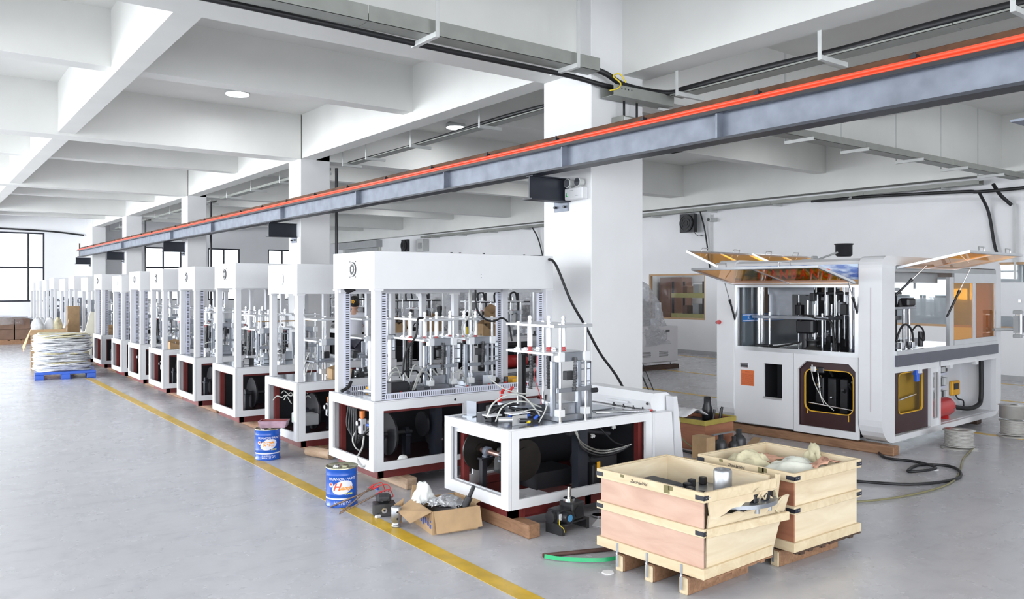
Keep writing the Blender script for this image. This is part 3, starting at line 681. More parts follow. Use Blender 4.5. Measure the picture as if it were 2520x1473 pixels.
def machine(name, label, y0, L=2.05, cab=(1.79, 2.125), fan=1, lv=2, W=.94, x0=3.28, log='timber', div=True, seed=1, group='machine row'):
    t = thing(name, label, 'machine', (x0, y0, 0))
    zt = .785
    # white panel frames
    b = B(); frame_panel(b, 'x', 0, .022, 0, W, .18, zt, .085, .075, None); b.obj('end_frame_panel', WHITE, t)
    b = B(); frame_panel(b, 'y', 0, .022, .024, L, .18, zt, .075, .075, .98 if div else None); b.obj('front_frame_panel', WHITE, t)
    if lv >= 1:
        b = B(); frame_panel(b, 'x', L - .022, L, .024, W, .18, zt, .085, .075, None); b.obj('end_frame_panel', WHITE, t)
        b = B(); frame_panel(b, 'y', W - .02, W, .024, L - .024, .18, zt, .075, .075, .98 if div else None); b.obj('rear_frame_panel', WHITE, t)
    # maroon welded frame behind and below
    b = B()
    for (px, py) in ((.075, .06), (L - .13, .06), (.075, W - .12), (L - .13, W - .12)): b.box(px, py, .12, px + .05, py + .05, .72)
    for py in (.06, W - .12): b.box(.08, py, .10, L - .08, py + .06, .19).box(.08, py, .68, L - .08, py + .05, .73)
    for px in (.07, L - .13): b.box(px, .06, .10, px + .06, W - .07, .19).box(px, .1, .68, px + .05, W - .1, .73)
    b.obj('maroon_base_frame', MAROON, t, label='maroon primed steel frame')
    B().rbox(.0, .0, zt, L, W, zt + .012, .004).obj('table_rim', WHITE, t)
    B().box(.04, .04, zt + .012, L - .04, W - .04, zt + .016).obj('table_plate', TABLE, t)
    z = zt + .016
    if lv >= 1: innards(t, L, W, lv)
    else: B().box(.12, .1, .2, L - .1, W - .05, .7).obj('drive_unit', BLACKP, t)
    if cab:
        for (px, py) in ((.01, .0), (.01, .76), (L - .09, 0), (L - .09, .76)):
            place('post', shared('post|%.2f' % cab[0], lambda b: b.rbox(0, 0, 0, .07, .07, cab[0] - z + .002, .004), [WHITE2]), t, (px, py, z))
            if lv >= 1: place('gusset', shared('gusset|', lambda b: b.box(-.012, -.012, -.016, .082, .082, 0), [WHITE]), t, (px, py, cab[0]))
        B().rbox(.0, -.01, cab[0], L - .01, .84, cab[1], .004).obj('top_cabinet', WHITE, t)
        if fan == 1:
            fz = cab[0] + .18
            f = B().cyl((.01, 0, 0), (-.006, 0, 0), .068, n=28).obj('fan_opening', BLACK, t, (0, .41, fz))
            for r in (.052,): B().ring([((r + .003) * math.cos(a * PI / 12), (r + .003) * math.sin(a * PI / 12)) for a in range(24)], [(r * math.cos(a * PI / 12), r * math.sin(a * PI / 12)) for a in range(24)], -.01, -.004, 'x').obj('guard_ring', CHROME, f)
            B().cyl((-.006, 0, 0), (-.011, 0, 0), .022, n=20).obj('fan_hub', WHITE2, f)
            B().cb(-.012, 0, 0, .003, .12, .003).obj('guard_bar', IRON, f)
            if lv >= 2:
                for sy in (-.06, .06):
                    for sz in (-.07, .07): B().cyl((0, sy, sz), (-.005, sy, sz), .005, n=8).obj('screw', IRON, f)
        elif fan == 2:
            B().cyl((.01, .41, cab[0] + .16), (-.006, .41, cab[0] + .16), .06, n=24).obj('round_hole_plate', GREYP, t)
    return t, z

def timbers(y0, names, L=2.05, ylen=1.1, x0=3.28, pale=False, off=-.1, h=.1):
    for k, (x, lab) in enumerate(names):
        B().rbox(0, 0, 0, .11, ylen, h, .008).obj('timber', TIMBERP if pale else TIMBER, label=lab, cat='timber', loc=(x0 + x, y0 + off, 0), group='timbers under the machine row')

# machine 2: the nearest one with a cabinet
t, z = machine('forming_machine', 'nearest machine with a top cabinet, fan grille and slotted ducts on its posts', 6.44, lv=2)
B().box(.02, .72, 1.755, 1.9, .83, 1.788).obj('inner_rail', WHITE2, t)
dv = slot_duct('v', .95, True)
for (px, py) in ((.085, .02), (.075, .74), (1.87, .02), (1.87, .74)): place('cable_duct', dv, t, (px, py, z + .0))
place('cable_duct', slot_duct('h', 1.62, False), t, (.12, .015, z))
place('cable_duct', slot_duct('h2', .75, False), t, (.09, .74, z), rz=0).rotation_euler = (0, 0, 0)
press_unit(t, .80, .36, z, .92)
press_unit(t, 1.25, .33, z, .92)
clutter(t, .2, 1.7, .15, .7, z, 16, 5)
hoses(t, .55, .3, z, 5, 3, HOSEW); hoses(t, 1.2, .3, z + .02, 4, 9, HOSEW, .005, .2, .15); hoses(t, .9, .5, z, 3, 4, BLACK, .008)
hose('black_cable', None, [(1.25, .25, 1.78), (1.27, .26, 1.6), (1.36, .27, 1.5), (1.5, .3, 1.46), (1.62, .3, 1.49), (1.7, .3, 1.42), (1.74, .3, 1.25)], .010, BLACK, None, t)
hose('white_hose', None, [(1.18, .25, 1.78), (1.18, .25, 1.55), (1.1, .26, 1.42), (1.15, .28, 1.3)], .009, HOSEW, None, t)
hose('white_hose', None, [(1.22, .27, 1.78), (1.2, .25, 1.6), (1.25, .26, 1.42), (1.2, .28, 1.3)], .007, HOSEW, None, t)
hose('black_cable', None, [(.62, .2, 1.52), (.55, .18, 1.5), (.53, .18, 1.35), (.42, .18, 1.2), (.4, .2, 1.0)], .010, BLACK, None, t)
hose('black_cable', None, [(.06, .74, 1.79), (.1, .72, 1.77), (.16, .7, 1.79)], .02, BLACK, None, t)
hose('black_cable', None, [(.02, .7, z + .02), (.1, .72, z + .05), (.14, .74, z + .1)], .016, BLACK, None, t)
for k, (px, py) in enumerate(((.30, .12), (.62, .1), (.9, .12), (1.05, .15), (1.3, .14), (1.55, .2), (1.5, .4))):
    B().cyl((px, py, z + .02), (px + .05, py + .01, z + .04), .012, n=8).cb(px, py, z + .02, .03, .02, .02).obj('red_fitting', RED, t)
for k, (px, py) in enumerate(((.24, .55), (1.75, .3), (1.86, .5))):
    B().rbox(px, py, z, px + .1, py + .08, z + .055, .006).obj('yellow_sensor_box', AMBERP, t)
B().rbox(.28, .2, z, .46, .34, z + .13, .008).cyl((.46, .27, z + .07), (.5, .27, z + .07), .04, n=14).obj('servo_motor', BLACKP, t)
for k in range(3):
    B().box(.2 + .12 * k, .45 + .03 * k, z, .215 + .12 * k, .5 + .03 * k, z + .5).obj('upright_bar', ALU, t)
B().cyl((.18, .22, z), (.18, .22, z + .05), .045, n=20).obj('tape_roll', WHITE2, t)
B().lathe((.14, .08, z), [(0, 0), (.05, 0), (.055, .006), (.03, .012), (0, .012)], 18).obj('flange_disc', CHROME, t)
for k, (px, py) in enumerate(((1.0, .3), (1.1, .3), (1.35, .25), (1.9, .3))):
    B().cyl((px, py, 2.125), (px, py, 2.15), .012, n=8).obj('cable_gland', BLACKP, t)
B().cyl((1.92, .12, 2.125), (1.92, .12, 2.137), .06, n=20).obj('black_cap', BLACKP, t)
for k in (0, .03): B().cyl((1.14, -.012, 1.90 + k), (1.14, -.01, 1.90 + k), .004, n=8).obj('screw', IRON, t)
B().cyl((.85, -.003, .75), (.85, 0, .75), .012, n=12).obj('stop_hole', BLACKP, t)
frl(t, .1, .42, .45)
hose('clear_hose', None, [(.12, .42, .45), (.08, .38, .33), (.0, .32, .25), (-.02, .2, .2), (.04, .12, .24)], .009, HOSEW, None, t)
hose('clear_hose', None, [(.1, .5, .5), (.04, .5, .4), (.05, .46, .32), (.1, .45, .28)], .007, HOSEW, None, t)
for k in range(5): hose('black_hose', None, [(.1, .7 - .04 * k, .7), (.06, .66 - .05 * k, .5 - .02 * k), (.08, .5, .42 - .02 * k), (.16, .2 + .03 * k, .55)], .010, BLACK, None, t)
B().cyl((.085, .28, .55), (.085, .2, .55), .014, n=8).obj('blue_fitting', BLUE, t)
B().rbox(.09, .2, .62, .14, .24, .68, .004).obj('yellow_plug', YELP, t)
B().lathe((.36, .12, .21), [(.055, 0), (.05, .02), (.035, .05), (.012, .06), (0, .06)], 16, False).obj('white_ribbed_cap', FOAM, t)
B().box(.92, .08, .33, .97, .13, .55).obj('yellow_tag', AMBERP, t)
for px in (.8, .86): B().cyl((px, .145, .36), (px, .15, .36), .012, n=10).obj('bolt', CHROME, t)
timbers(6.44, [(.28, 'rough pale timber end under the cabinet machine nearest the camera'), (1.6, 'timber under the hidden right end of the nearest cabinet machine')], pale=True, ylen=1.05, off=-.09, h=.1)
hose('black_power_cable', 'black power cable slanting from the nearest cabinet down past the big column', [(5.28, 6.5, 2.10), (5.24, 6.3, 2.04), (5.32, 6.16, 1.68), (5.52, 6.15, 1.40), (5.72, 6.15, 1.12), (5.96, 6.12, .83), (6.2, 6.1, .4), (6.3, 6.1, .016), (6.6, 6.15, .016)], .014, BLACK)

# machine 1: front machine without a cabinet
M1X, M1Y = 3.49, 4.73
t = thing('forming_machine', 'front machine without a cabinet, its press station standing open on the steel table', 'machine', (M1X, M1Y, 0))
L, W, zt = 1.49, .87, .755
b = B(); frame_panel(b, 'x', 0, .025, 0, W, .18, zt, .09, .06); b.obj('end_frame_panel', WHITE, t)
b = B(); frame_panel(b, 'y', 0, .025, .03, L, .18, zt, .07, .06); b.obj('front_frame_panel', WHITE, t)
b = B(); frame_panel(b, 'y', W - .02, W, .03, L - .03, .18, zt, .08, .06, .3); b.obj('rear_frame_panel', WHITE, t)
b = B(); frame_panel(b, 'x', .04, .055, .05, W - .03, .2, zt - .03, .075); b.obj('inner_edge', WHITE2, t)
b = B()
for (px, py) in ((.09, .72), (L - .1, .06), (L - .1, W - .12)): b.box(px, py, .12, px + .05, py + .05, .7)
for py in (.06, W - .12): b.box(.08, py, .09, L + .15, py + .06, .19)
for px in (.08, .8, L - .1): b.box(px, .06, .09, px + .06, W - .07, .19)
b.box(.3, W - .14, .2, L, W - .08, .26)
b.obj('maroon_base_frame', MAROON, t, label='maroon primed steel frame')
b = B(); frame_panel(b, 'x', 0, .001, 0, 0, 0, 0, 0)
B().rbox(0, 0, zt, L, .035, zt + .01, .003).box(0, .035, zt, .035, W, zt + .01).box(L - .03, .035, zt, L, W, zt + .01).box(.035, W - .03, zt, L - .03, W, zt + .01).obj('table_rim', WHITE, t)
B().box(.035, .035, zt, L - .03, W - .03, zt + .006).obj('table_plate', TABLE, t)
z = zt + .006
press_unit(t, .525, .04, z, 1.0)
for pts, r_, m_ in (([(.02, .3, .06), (.06, .28, .16), (.18, .26, .22), (.32, .24, .2), (.44, .22, .08), (.46, .2, .02)], .007, HOSEW), ([(.1, .3, .02), (.16, .3, .12), (.26, .28, .16), (.38, .26, .15), (.5, .24, .1)], .006, HOSEW),
    ([(-.02 + .2, .5, .34), (.22, .5, .3), (.3, .46, .24), (.42, .42, .2), (.5, .4, .19)], .006, HOSEW), ([(.2, .25, .02), (.28, .22, .08), (.38, .2, .1), (.46, .18, .08)], .005, HOSEW), ([(.38, .12, .01), (.42, .1, .09), (.45, .1, .16)], .005, HOSEW),
    ([(.1, .45, .03), (.2, .42, .1), (.34, .4, .12), (.48, .38, .06), (.52, .3, .02)], .014, BLACK), ([(.3, .4, .1), (.4, .3, .07), (.46, .2, .03)], .012, BLACK)):
    B().tube(spline([(a, b_, z + c) for a, b_, c in pts], 6), r_, 7).obj('hose', m_, t)
clutter(t, .1, .4, .35, .7, z, 7, 41)
clutter(t, .85, 1.0, .4, .7, z, 2, 43)
# slide assembly near the front left corner of the table
s_ = B().rbox(.16, .16, z, .30, .165, z + .075, .002).cyl((.1, .26, z + .04), (.24, .17, z + .04), .02, n=14).obj('cylinder_slide', ALU, t)
B().cyl((.22, .155, z + .035), (.30, .13, z + .03), .018, n=12).obj('end_cap', BLACKP, s_)
B().cyl((.27, .14, z + .03), (.30, .13, z + .028), .0185, n=12).obj('yellow_band', YELP, s_)
B().box(.18, .2, z + .075, .36, .3, z + .082).obj('white_plate', WHITE, t); B().box(.08, .35, z + .05, .2, .45, z + .06).obj('white_plate', WHITE, t)
B().box(.35, .35, z + .09, .75, .62, z + .11).cb(.55, .5, z + .05, .3, .2, .08).obj('base_plate', GALV, t)
for (px, py) in ((.3, .2), (.34, .26), (.42, .22), (.24, .33), (.4, .3), (.38, .18)):
    B().cyl((px, py, z + .03), (px + .02, py - .015, z + .05), .011, n=8).obj('blue_fitting', BLUE, t)
for (px, py, pz) in ((.28, .5, .15), (.34, .55, .2), (.4, .52, .21), (.55, .55, .2), (.6, .6, .22)):
    B().cyl((px, py, z + pz), (px + .03, py, z + pz + .03), .012, n=8).cb(px, py, z + pz, .03, .02, .025).obj('red_fitting', RED, t)
hose('red_wire', None, [(.5, .3, z + .5), (.48, .28, z + .42), (.46, .28, z + .35), (.5, .26, z + .2), (.52, .26, z + .12)], .003, RED, None, t)
B().rbox(.86, .1, z, .91, .22, z + .26, .004).obj('angle_plate', GALV, t)
B().cyl((.9, .09, z + .22), (.95, .09, z + .22), .02, n=12).obj('black_knob', BLACKP, t)
# inside: flywheel, shaft with bearing, uprights, sprocket, motors, hoses
OIL = M('oily_brown_steel', (.02, .016, .014), .4, .3, .3)
B().cyl((.21, .66, .50), (.21, .675, .50), .165, n=40).cyl((.21, .64, .50), (.21, .66, .50), .05, n=20).obj('flywheel', OIL, t, label='dark oily flywheel disc')
B().cyl((.21, .34, .50), (.21, .66, .50), .022, n=16).obj('copper_shaft', M('copper_shaft', (.45, .28, .24), .3, .8), t)
for (px, py) in ((.165, .56), (.24, .34)):
    up = B().box(px - .02, py - .02, .19, px + .025, py + .03, .45).box(px - .03, py - .025, .44, px + .09, py + .035, .455).obj('upright', BLACKP, t)
    B().rbox(.17, py - .02, .455, .25, py + .025, .475, .004).cyl((.21, py - .02, .50), (.21, py + .025, .50), .038, n=18).obj('pillow_block', STEELB, up)
b = B()
for k in range(18):
    a = k * PI / 9; b.cb(.21 + .05 * math.cos(a), .33, .50 + .05 * math.sin(a), .012, .02, .012)
b.cyl((.21, .32, .50), (.21, .34, .50), .045, n=18).obj('sprocket', BLACKP, t)
B().cyl((.36, .27, .46), (.36, .285, .46), .16, n=36).cyl((.36, .26, .46), (.36, .27, .46), .10, n=30).obj('brown_disc', OIL, t)
B().box(.45, .5, .2, .46, W - .06, .7).box(.05, W - .06, .45, .5, W - .05, .7).obj('dark_partition', BLACKP, t)
B().box(.78, .12, .2, .88, .2, .72).obj('inner_post', DARKST, t)
B().rbox(1.0, .2, .2, 1.3, .45, .42, .02).cyl((.95, .32, .36), (1.0, .32, .36), .1, n=20).obj('drive_motor', BLACKP, t)
B().rbox(.92, .1, .2, 1.02, .2, .38, .01).obj('valve_block', BLACKP, t)
B().box(.96, .09, .28, .99, .1, .40).obj('yellow_tag', AMBERP, t)
B().box(.5, .3, .2, .9, .6, .33).obj('gearbox', BLACKP, t)
B().box(.5, W - .06, .22, L - .08, W - .05, .7).obj('back_panel', BLACKP, t)
B().box(L - .06, .1, .22, L - .05, W - .1, .7).obj('side_panel', BLACKP, t)
B().cyl((.7, .16, .69), (1.15, .16, .6), .02, n=10).cb(.75, .15, .66, .12, .05, .05).obj('link_arm', BLACKP, t)
for k in range(3):
    hose('clear_hose', None, [(.72 + .02 * k, .1, .68), (.78, .08, .58 - .02 * k), (.95, .06, .50 - .02 * k), (1.15, .05, .495 - .015 * k), (1.3, .05, .51)], .008, HOSE if k < 2 else BLACK, None, t)
hose('black_hose', None, [(1.0, .12, .68), (1.05, .1, .62), (1.15, .1, .54), (1.25, .1, .5)], .007, BLACK, None, t)
for (px, pz) in ((1.1, .57), (1.34, .62)): 
    b = B(); b.T = Matrix.Translation((px, .3, pz)) @ Matrix.Rotation(.6, 4, 'Y'); b.cb(0, 0, 0, .05, .01, .02).cb(0, 0, 0, .02, .0101, .05); b.obj('white_knob', FOAM, t)
# operator console at the right end

co = B().prism([(0, .2), (.22, .2), (.25, .2), (.205, .755), (0, .755)], 0, .86).obj('control_console', WHITE, t, (1.495, -.03, 0), label='white sheet metal control console')
B().prism([(.11, .76), (.36, .15), (.36, .15), (.30, .87), (.24, .905), (.08, .905), (.04, .84), (.06, .765)], .09, .98).obj('rear_shell', WHITE, co)
B().prism([(.245, .2), (.36, .2), (.26, .88), (.215, .88)], -.01, .075).obj('end_cover', WHITE2, co)
B().box(.055, .12, .775, .058, .9, .84).obj('recess_face', PAPER, co)
for k, yy in enumerate((.6, .48, .36, .25)):
    B().cyl((.01, yy - .1, .755), (.01, yy - .1, .775), .016, n=12).cyl((.01, yy - .1, .775), (.01, yy - .1, .792), .007, n=10).obj('push_button', BLACKP, co)
B().cyl((.01, .06, .755), (.01, .06, .77), .014, n=12).obj('button_base', BLACKP, co)
B().cyl((.01, .06, .77), (.01, .06, .782), .02, n=16).obj('emergency_stop', RED, co, label='red emergency stop button')
B().cyl((.035, .12, .82), (.03, .12, .82), .012, n=14).obj('cable_gland', BLACKP, co)
B().box(.02, .35, .80, .035, .62, .815).obj('bracket', WHITE2, co)
B().cyl((-.5, .18, zt + .03), (-.01, .05, zt + .02), .01, n=10).cyl((-.5, .22, zt + .03), (-.02, .09, zt + .02), .008, n=8).obj('steel_rail', CHROME, co)
B().rbox(-.45, .35, zt + .01, -.15, .7, zt + .02, .003).obj('tray_plate', GALV, co)
B().rbox(-.09, .05, 0, .02, 1.02, .1, .008).obj('timber', TIMBER, label='brown squared timber sticking out under the front machine', cat='timber', loc=(3.65, 4.53, 0))
B().rbox(0, 0, 0, .1, 1.0, .1, .008).obj('timber', DARKWOOD, label='dark timber under the right end of the front machine', cat='timber', loc=(4.75, 4.75, 0))
B().box(0, 0, .101, .34, .1, .105).box(0, 0, .105, .005, .1, .18).obj('maroon_bracket', MAROON, label='maroon angle bracket on the timber under the front machine', cat='bracket', loc=(3.66, 4.76, 0))

# machines 3..9, then the far ones
ORD = ['third', 'fourth', 'fifth', 'sixth', 'seventh', 'eighth', 'ninth', 'tenth', 'eleventh', 'twelfth', 'thirteenth', 'fourteenth', 'fifteenth', 'sixteenth']
rows = [(8.20, (1.735, 2.055), 2), (10.2, (1.795, 2.113), 1), (12.0, (1.777, 2.107), 1), (13.8, (1.775, 2.106), 1), (15.4, (1.77, 2.095), 1), (16.95, (1.725, 2.04), 2), (18.95, (1.77, 2.09), 1),
        (20.6, (1.72, 2.04), 2), (22.5, (1.77, 2.09), 0), (24.0, (1.72, 2.035), 0), (25.95, (1.77, 2.085), 0), (27.5, (1.72, 2.03), 0), (29.1, (1.72, 2.02), 0), (30.6, (1.7, 1.98), 0)]
feat = ['short cabinet with a plain grey round plate', 'tall cabinet with a black fan grille', 'white cabinet in the middle of the row with fan', 'white cabinet with small fan grille', 'tall white cabinet half hidden behind its neighbour', 'lower white cabinet with a plain plate', 'tall narrow-looking white cabinet', 'lower far white cabinet', 'tall far white cabinet', 'lower far white cabinet', 'tall far white cabinet', 'lower far white cabinet', 'pale far cabinet against the window', 'last pale cabinet at the far window']
for i, (yy, cab, fan) in enumerate(rows):
    lv = 2 if i < 2 else (1 if i < 7 else 0)
    t, z = machine('forming_machine', '%s machine from the camera, %s' % (ORD[i], feat[i]), yy, L=2.28 if i == 1 else 2.05, cab=cab, fan=fan, lv=lv, seed=i, div=(i % 2 == 0))
    if i < 8:
        r = random.Random(100 + i)
        if i == 0:
            press_unit(t, .45, .35, z, .75, False, False, .08); press_unit(t, 1.0, .35, z, .78, False, True, .05)
            b = B(); b.rbox(.18, .35, .0, .50, .6, .012, .002).obj('mid_stage_plate', GALV, t, (.1, -.15, z + .18))
            clutter(t, .5, 1.2, .1, .5, z, 14, 77); clutter(t, .5, 1.0, .2, .4, z + .2, 5, 78)
            frl(t, .42, .12, .4)
            pb = B().rbox(.14, .2, .3, .34, .5, .42, .01).obj('power_supply_case', GREYP, t)
            B().box(.136, .25, .33, .14, .45, .37).obj('green_board', LED, pb)
            hoses(t, .2, .4, .5, 6, 55, HOSEW, .006, .2, .08); hoses(t, .3, .4, z, 3, 56, HOSEW, .006)
            for k in range(6): hose('black_hose', None, [(.45 + .05 * k, .1, .7), (.4, .09, .55 - .02 * k), (.5, .08, .45 - .01 * k), (.75, .09, .6)], .011, BLACK, None, t)
        else:
            press_unit(t, .42 + r.uniform(-.05, .05), .28, z, .85, i < 5, i < 4)
            press_unit(t, .95 + r.uniform(-.05, .1), .3, z, .85, i < 4, False)
            clutter(t, .15, 1.8, .1, .7, z, 9 if i < 5 else 5, 60 + i)
            hoses(t, .6, .3, z, 3, 80 + i, None, .007)
        if i in (3, 4): frl(t, .1, .42, .45)
        if i in (2, 4, 5, 6) : place('cable_duct', dv if cab[0] > 1.76 else slot_duct('v2', .9, True), t, (.085, .02, z)); place('cable_duct', dv if cab[0] > 1.76 else slot_duct('v2', .9, True), t, (.085, .74, z))
        timbers(yy, [(.27, 'squared timber end under the %s machine of the row' % ORD[i])], ylen=1.0, off=-.12 if i else -.08)
    elif i < 14:
        timbers(yy, [(.27, 'squared timber end under the %s machine of the row' % ORD[i])], ylen=1.0, off=-.1)
        B().box(.3, .2, z, 1.7, .6, z + .3).box(.4, .3, z + .3, .5, .4, z + .7).box(.9, .3, z + .3, 1.0, .4, z + .7).box(.3, .2, z + .6, 1.2, .5, z + .63).obj('press_station', GALV, t)
    if i == 1:
        B().lathe((.62, .16, z), [(.055, 0), (.055, .12), (.045, .125), (.045, .17), (.055, .175), (.03, .22), (.012, .28), (0, .28)], 18).obj('round_head_assembly', CHROME, t)
        B().box(.4, .3, 1.35, 1.3, .34, 1.365).obj('wooden_strip', CARD, t)
        B().rbox(.14, .3, .21, .2, .42, .5, .01).obj('black_case', BLACKP, t)
        B().rbox(.5, .08, .35, .58, .12, .43, .006).obj('white_socket', WHITE, t)
# small cardboard offcuts lying on machine tables
def crumple_box(x, y, z, sx, sy, sz, lab, rz=0, mat=CARD):
    b = B(); v = []
    r = random.Random(int(x * 100))
    b.add([(0, 0, 0), (sx, 0, 0), (sx, sy, 0), (0, sy, 0), (-.01, -.015, sz), (sx * 1.05, -.01, sz * .9), (sx, sy * 1.05, sz * 1.1), (0, sy, sz), (sx * .5, -.02, sz * .6), (sx * .5, sy * 1.1, sz * 1.3)],
          [(0, 3, 2, 1), (0, 1, 8), (0, 8, 4), (1, 5, 8), (1, 2, 6, 5), (2, 3, 9), (2, 9, 6), (3, 7, 9), (3, 0, 4, 7)])
    o = b.obj('cardboard_piece', mat, label=lab, cat='cardboard', loc=(x, y, z), rz=rz)
    md = o.modifiers.new('t', 'SOLIDIFY'); md.thickness = .006
crumple_box(3.72, 8.28, .802, .22, .15, .11, 'crumpled cardboard scrap on the table of the machine behind the can with a tray')
crumple_box(3.42, 13.88, .802, .22, .2, .12, 'small cardboard box on the table of the sixth machine', 0)
crumple_box(3.40, 19.1, .802, .25, .22, .16, 'cardboard piece on the table of the ninth machine', 0)

# ---------------- big white machine at the right ----------------
bm = thing('moulding_machine', 'large white machine with rounded corners and raised amber flaps at the right', 'machine', (8.41, 4.62, 0), math.radians(3.5))
def rrect(x0, z0, x1, z1, rads, n=6):
    # rads: bl, br, tr, tl ; constant count of points
    pts = []
    for (cx, cz, r, a0) in ((x0 + rads[0], z0 + rads[0], rads[0], PI), (x1 - rads[1], z0 + rads[1], rads[1], 1.5 * PI), (x1 - rads[2], z1 - rads[2], rads[2], 0), (x0 + rads[3], z1 - rads[3], rads[3], .5 * PI)):
        for k in range(n + 1):
            a = a0 + k * PI / 2 / n; pts.append((cx + r * math.cos(a), cz + r * math.sin(a)))
    return pts
SL, FL, HT = 3.42, 2.12, 2.15
for (d0, d1, nm) in ((0, .26, 'side_portal_frame'), (FL - .25, FL, 'side_portal_frame')):
    b = B(); b.ring(rrect(0, .10, SL, HT, (.26, .26, .13, .13)), rrect(.30, .155, 3.24, 2.05, (.02, .02, .05, .05)), d0, d1, 'y'); b.obj(nm, WHITE, bm)
# roof between portals and the front fascia
B().prism([(.02, 1.90), (.02, 2.04), (.05, 2.10), (.12, 2.13), (SL - .1, 2.13), (SL - .02, 2.04), (SL - .02, 1.95), (SL - .06, 1.95), (SL - .06, 2.06), (.10, 2.06), (.06, 2.02), (.06, 1.90)], .26, FL - .25).obj('roof_panel', WHITE, bm)
bd = B().box(.010, .27, 1.895, .020, FL - .26, 2.065).obj('blue_banner', BANNER, bm, label='blue and white banner lettered TIANBANG')
place('banner_lettering', text_mesh('TIANBANG', .155, INKR, bold=.003, spacing=1.35), bd, (.008, 1.07, 1.955), rot=(PI / 2, 0, -PI / 2))
B().box(.012, .27, 1.835, .05, FL - .26, 1.893).obj('amber_trim_strip', M('amber_strip', (.55, .33, .16), .4), bm)
# front opening frame (aluminium)
b = B(); frame_panel(b, 'x', .01, .05, .26, FL - .25, 1.03, 1.835, .05, .03); b.obj('front_window_frame', ALU, bm)
# front lower: left panel door with slot, label and handle; right maroon panel
b = B()
b.box(.015, 1.06, .135, .04, 1.87, .46).box(.015, 1.06, .885, .04, 1.87, 1.03).box(.015, 1.06, .46, .04, 1.205, .885).box(.015, 1.45, .46, .04, 1.87, .885)
dr = b.obj('lower_door', WHITE, bm)
B().box(.3, 1.06, .3, .32, 1.6, 1.0).box(.04, 1.2, .455, .3, 1.21, .9).box(.04, 1.445, .455, .3, 1.455, .9).box(.04, 1.2, .445, .3, 1.455, .46).obj('slot_lining', BLACKP, dr)
B().box(.008, 1.205, .46, .03, 1.45, .485).obj('slot_lip', ALU, dr)
h_ = B().rbox(.002, 1.66, .815, .015, 1.775, .872, .003).obj('door_handle', CHROME, dr)
B().box(.0, 1.67, .825, .003, 1.765, .85).obj('grip_recess', IRON, h_)
lb = B().box(.012, 1.585, .595, .015, 1.775, .785).obj('orange_notice', M('orange_notice', (.72, .17, .05), .6), dr, label='orange notice with small dark print')
DRP = M('dark_red_print', (.42, .08, .03), .6)
for k in range(12):
    b = B(); rr_ = random.Random(k)
    yy = 1.60
    while yy < 1.755: ln = rr_.uniform(.008, .022); b.box(.0112, yy, .735 - k * .0115, .0119, min(yy + ln, 1.762), .739 - k * .0115); yy += ln + .005
    b.obj('notice_print', DRP, lb)
B().box(.0112, 1.65, .758, .0119, 1.71, .768).obj('notice_title', DRP, lb)
fr = B(); fr.box(.01, .27, .12, .05, 1.05, .2).box(.01, .27, .95, .05, 1.05, 1.03).box(.01, 1.0, .2, .05, 1.05, .95).box(.01, .27, .2, .05, .30, .95)
fr.prism([(1.0, .95), (.9, .95), (1.0, .85)], .01, .05, 'x').prism([(.30, .95), (.38, .95), (.30, .87)], .01, .05, 'x').obj('front_frame_panel', WHITE, bm)
mp = B(); mp.ring(rrect(.28, .16, 1.02, .97, (.001, .001, .001, .001)), rrect(.35, .37, .94, .86, (.09, .09, .09, .09)), .065, .08, 'x'); mp = mp.obj('maroon_panel', MAROOND, bm, label='dark maroon panel with rounded opening')
B().ring(rrect(.347, .367, .943, .863, (.093, .093, .093, .093)), rrect(.357, .377, .933, .853, (.083, .083, .083, .083)), .060, .082, 'x').obj('yellow_seal', M('yellow_sealant', (.75, .42, .03), .5), mp)
for (yy, z0, z1) in ((.90, .34, .375), (.40, .30, .37)): B().box(.058, yy, z0, .064, yy + .01, z1).obj('sealant_drip', bpy.data.materials['yellow_sealant'], mp)
B().box(.9, .3, .15, .92, 1.9, 1.0).box(.08, .3, .13, .9, 1.9, .15).box(.1, .28, .2, .9, .30, .96).obj('dark_lining', BLACKP, bm)
B().cyl((.12, .34, .42), (.12, .92, .46), .012, n=10).obj('steel_rod', CHROME, bm)
r = random.Random(3)
for k in range(12):
    yy = r.uniform(.36, .85); zz = r.uniform(.45, .8)
    B().cyl((.2 + r.random() * .2, yy, zz), (.2, yy, zz + r.uniform(.02, .09)), r.uniform(.008, .02), n=8).obj('shiny_fitting', CHROME if k % 3 else IRON, bm)
for k in range(4): B().rbox(.25, .36 + k * .15, .3 + .05 * k, .5, .46 + k * .15, .75, .01).obj('drive_block', BLACKP, bm)
hose('clear_hose', None, [(.1, .88, .86), (.1, .84, .7), (.1, .72, .5), (.1, .6, .4)], .006, HOSEW, None, bm); hose('clear_hose', None, [(.1, .8, .86), (.1, .78, .7), (.1, .76, .55), (.1, .72, .46)], .007, HOSE, None, bm)
fb = B().rbox(.05, .80, .83, .10, .86, .89, .004).cyl((.06, .845, .89), (.06, .845, .91), .008).obj('solenoid_valve', ALU, bm); B().rbox(.055, .7, .82, .12, .79, .89, .01).obj('black_coil', BLACKP, fb)
B().cyl((-.012, 2.115, 1.36), (0.0, 2.115, 1.36), .018, n=16).obj('stop_button_base', BLACKP, bm)
B().cyl((-.03, 2.08, 1.365), (0.0, 2.08, 1.365), .026, n=16).obj('emergency_stop', RED, bm, label='red emergency stop button')
B().box(-.002, .12, .45, .0, .125, 1.8).obj('pink_seam', MAROON, bm)
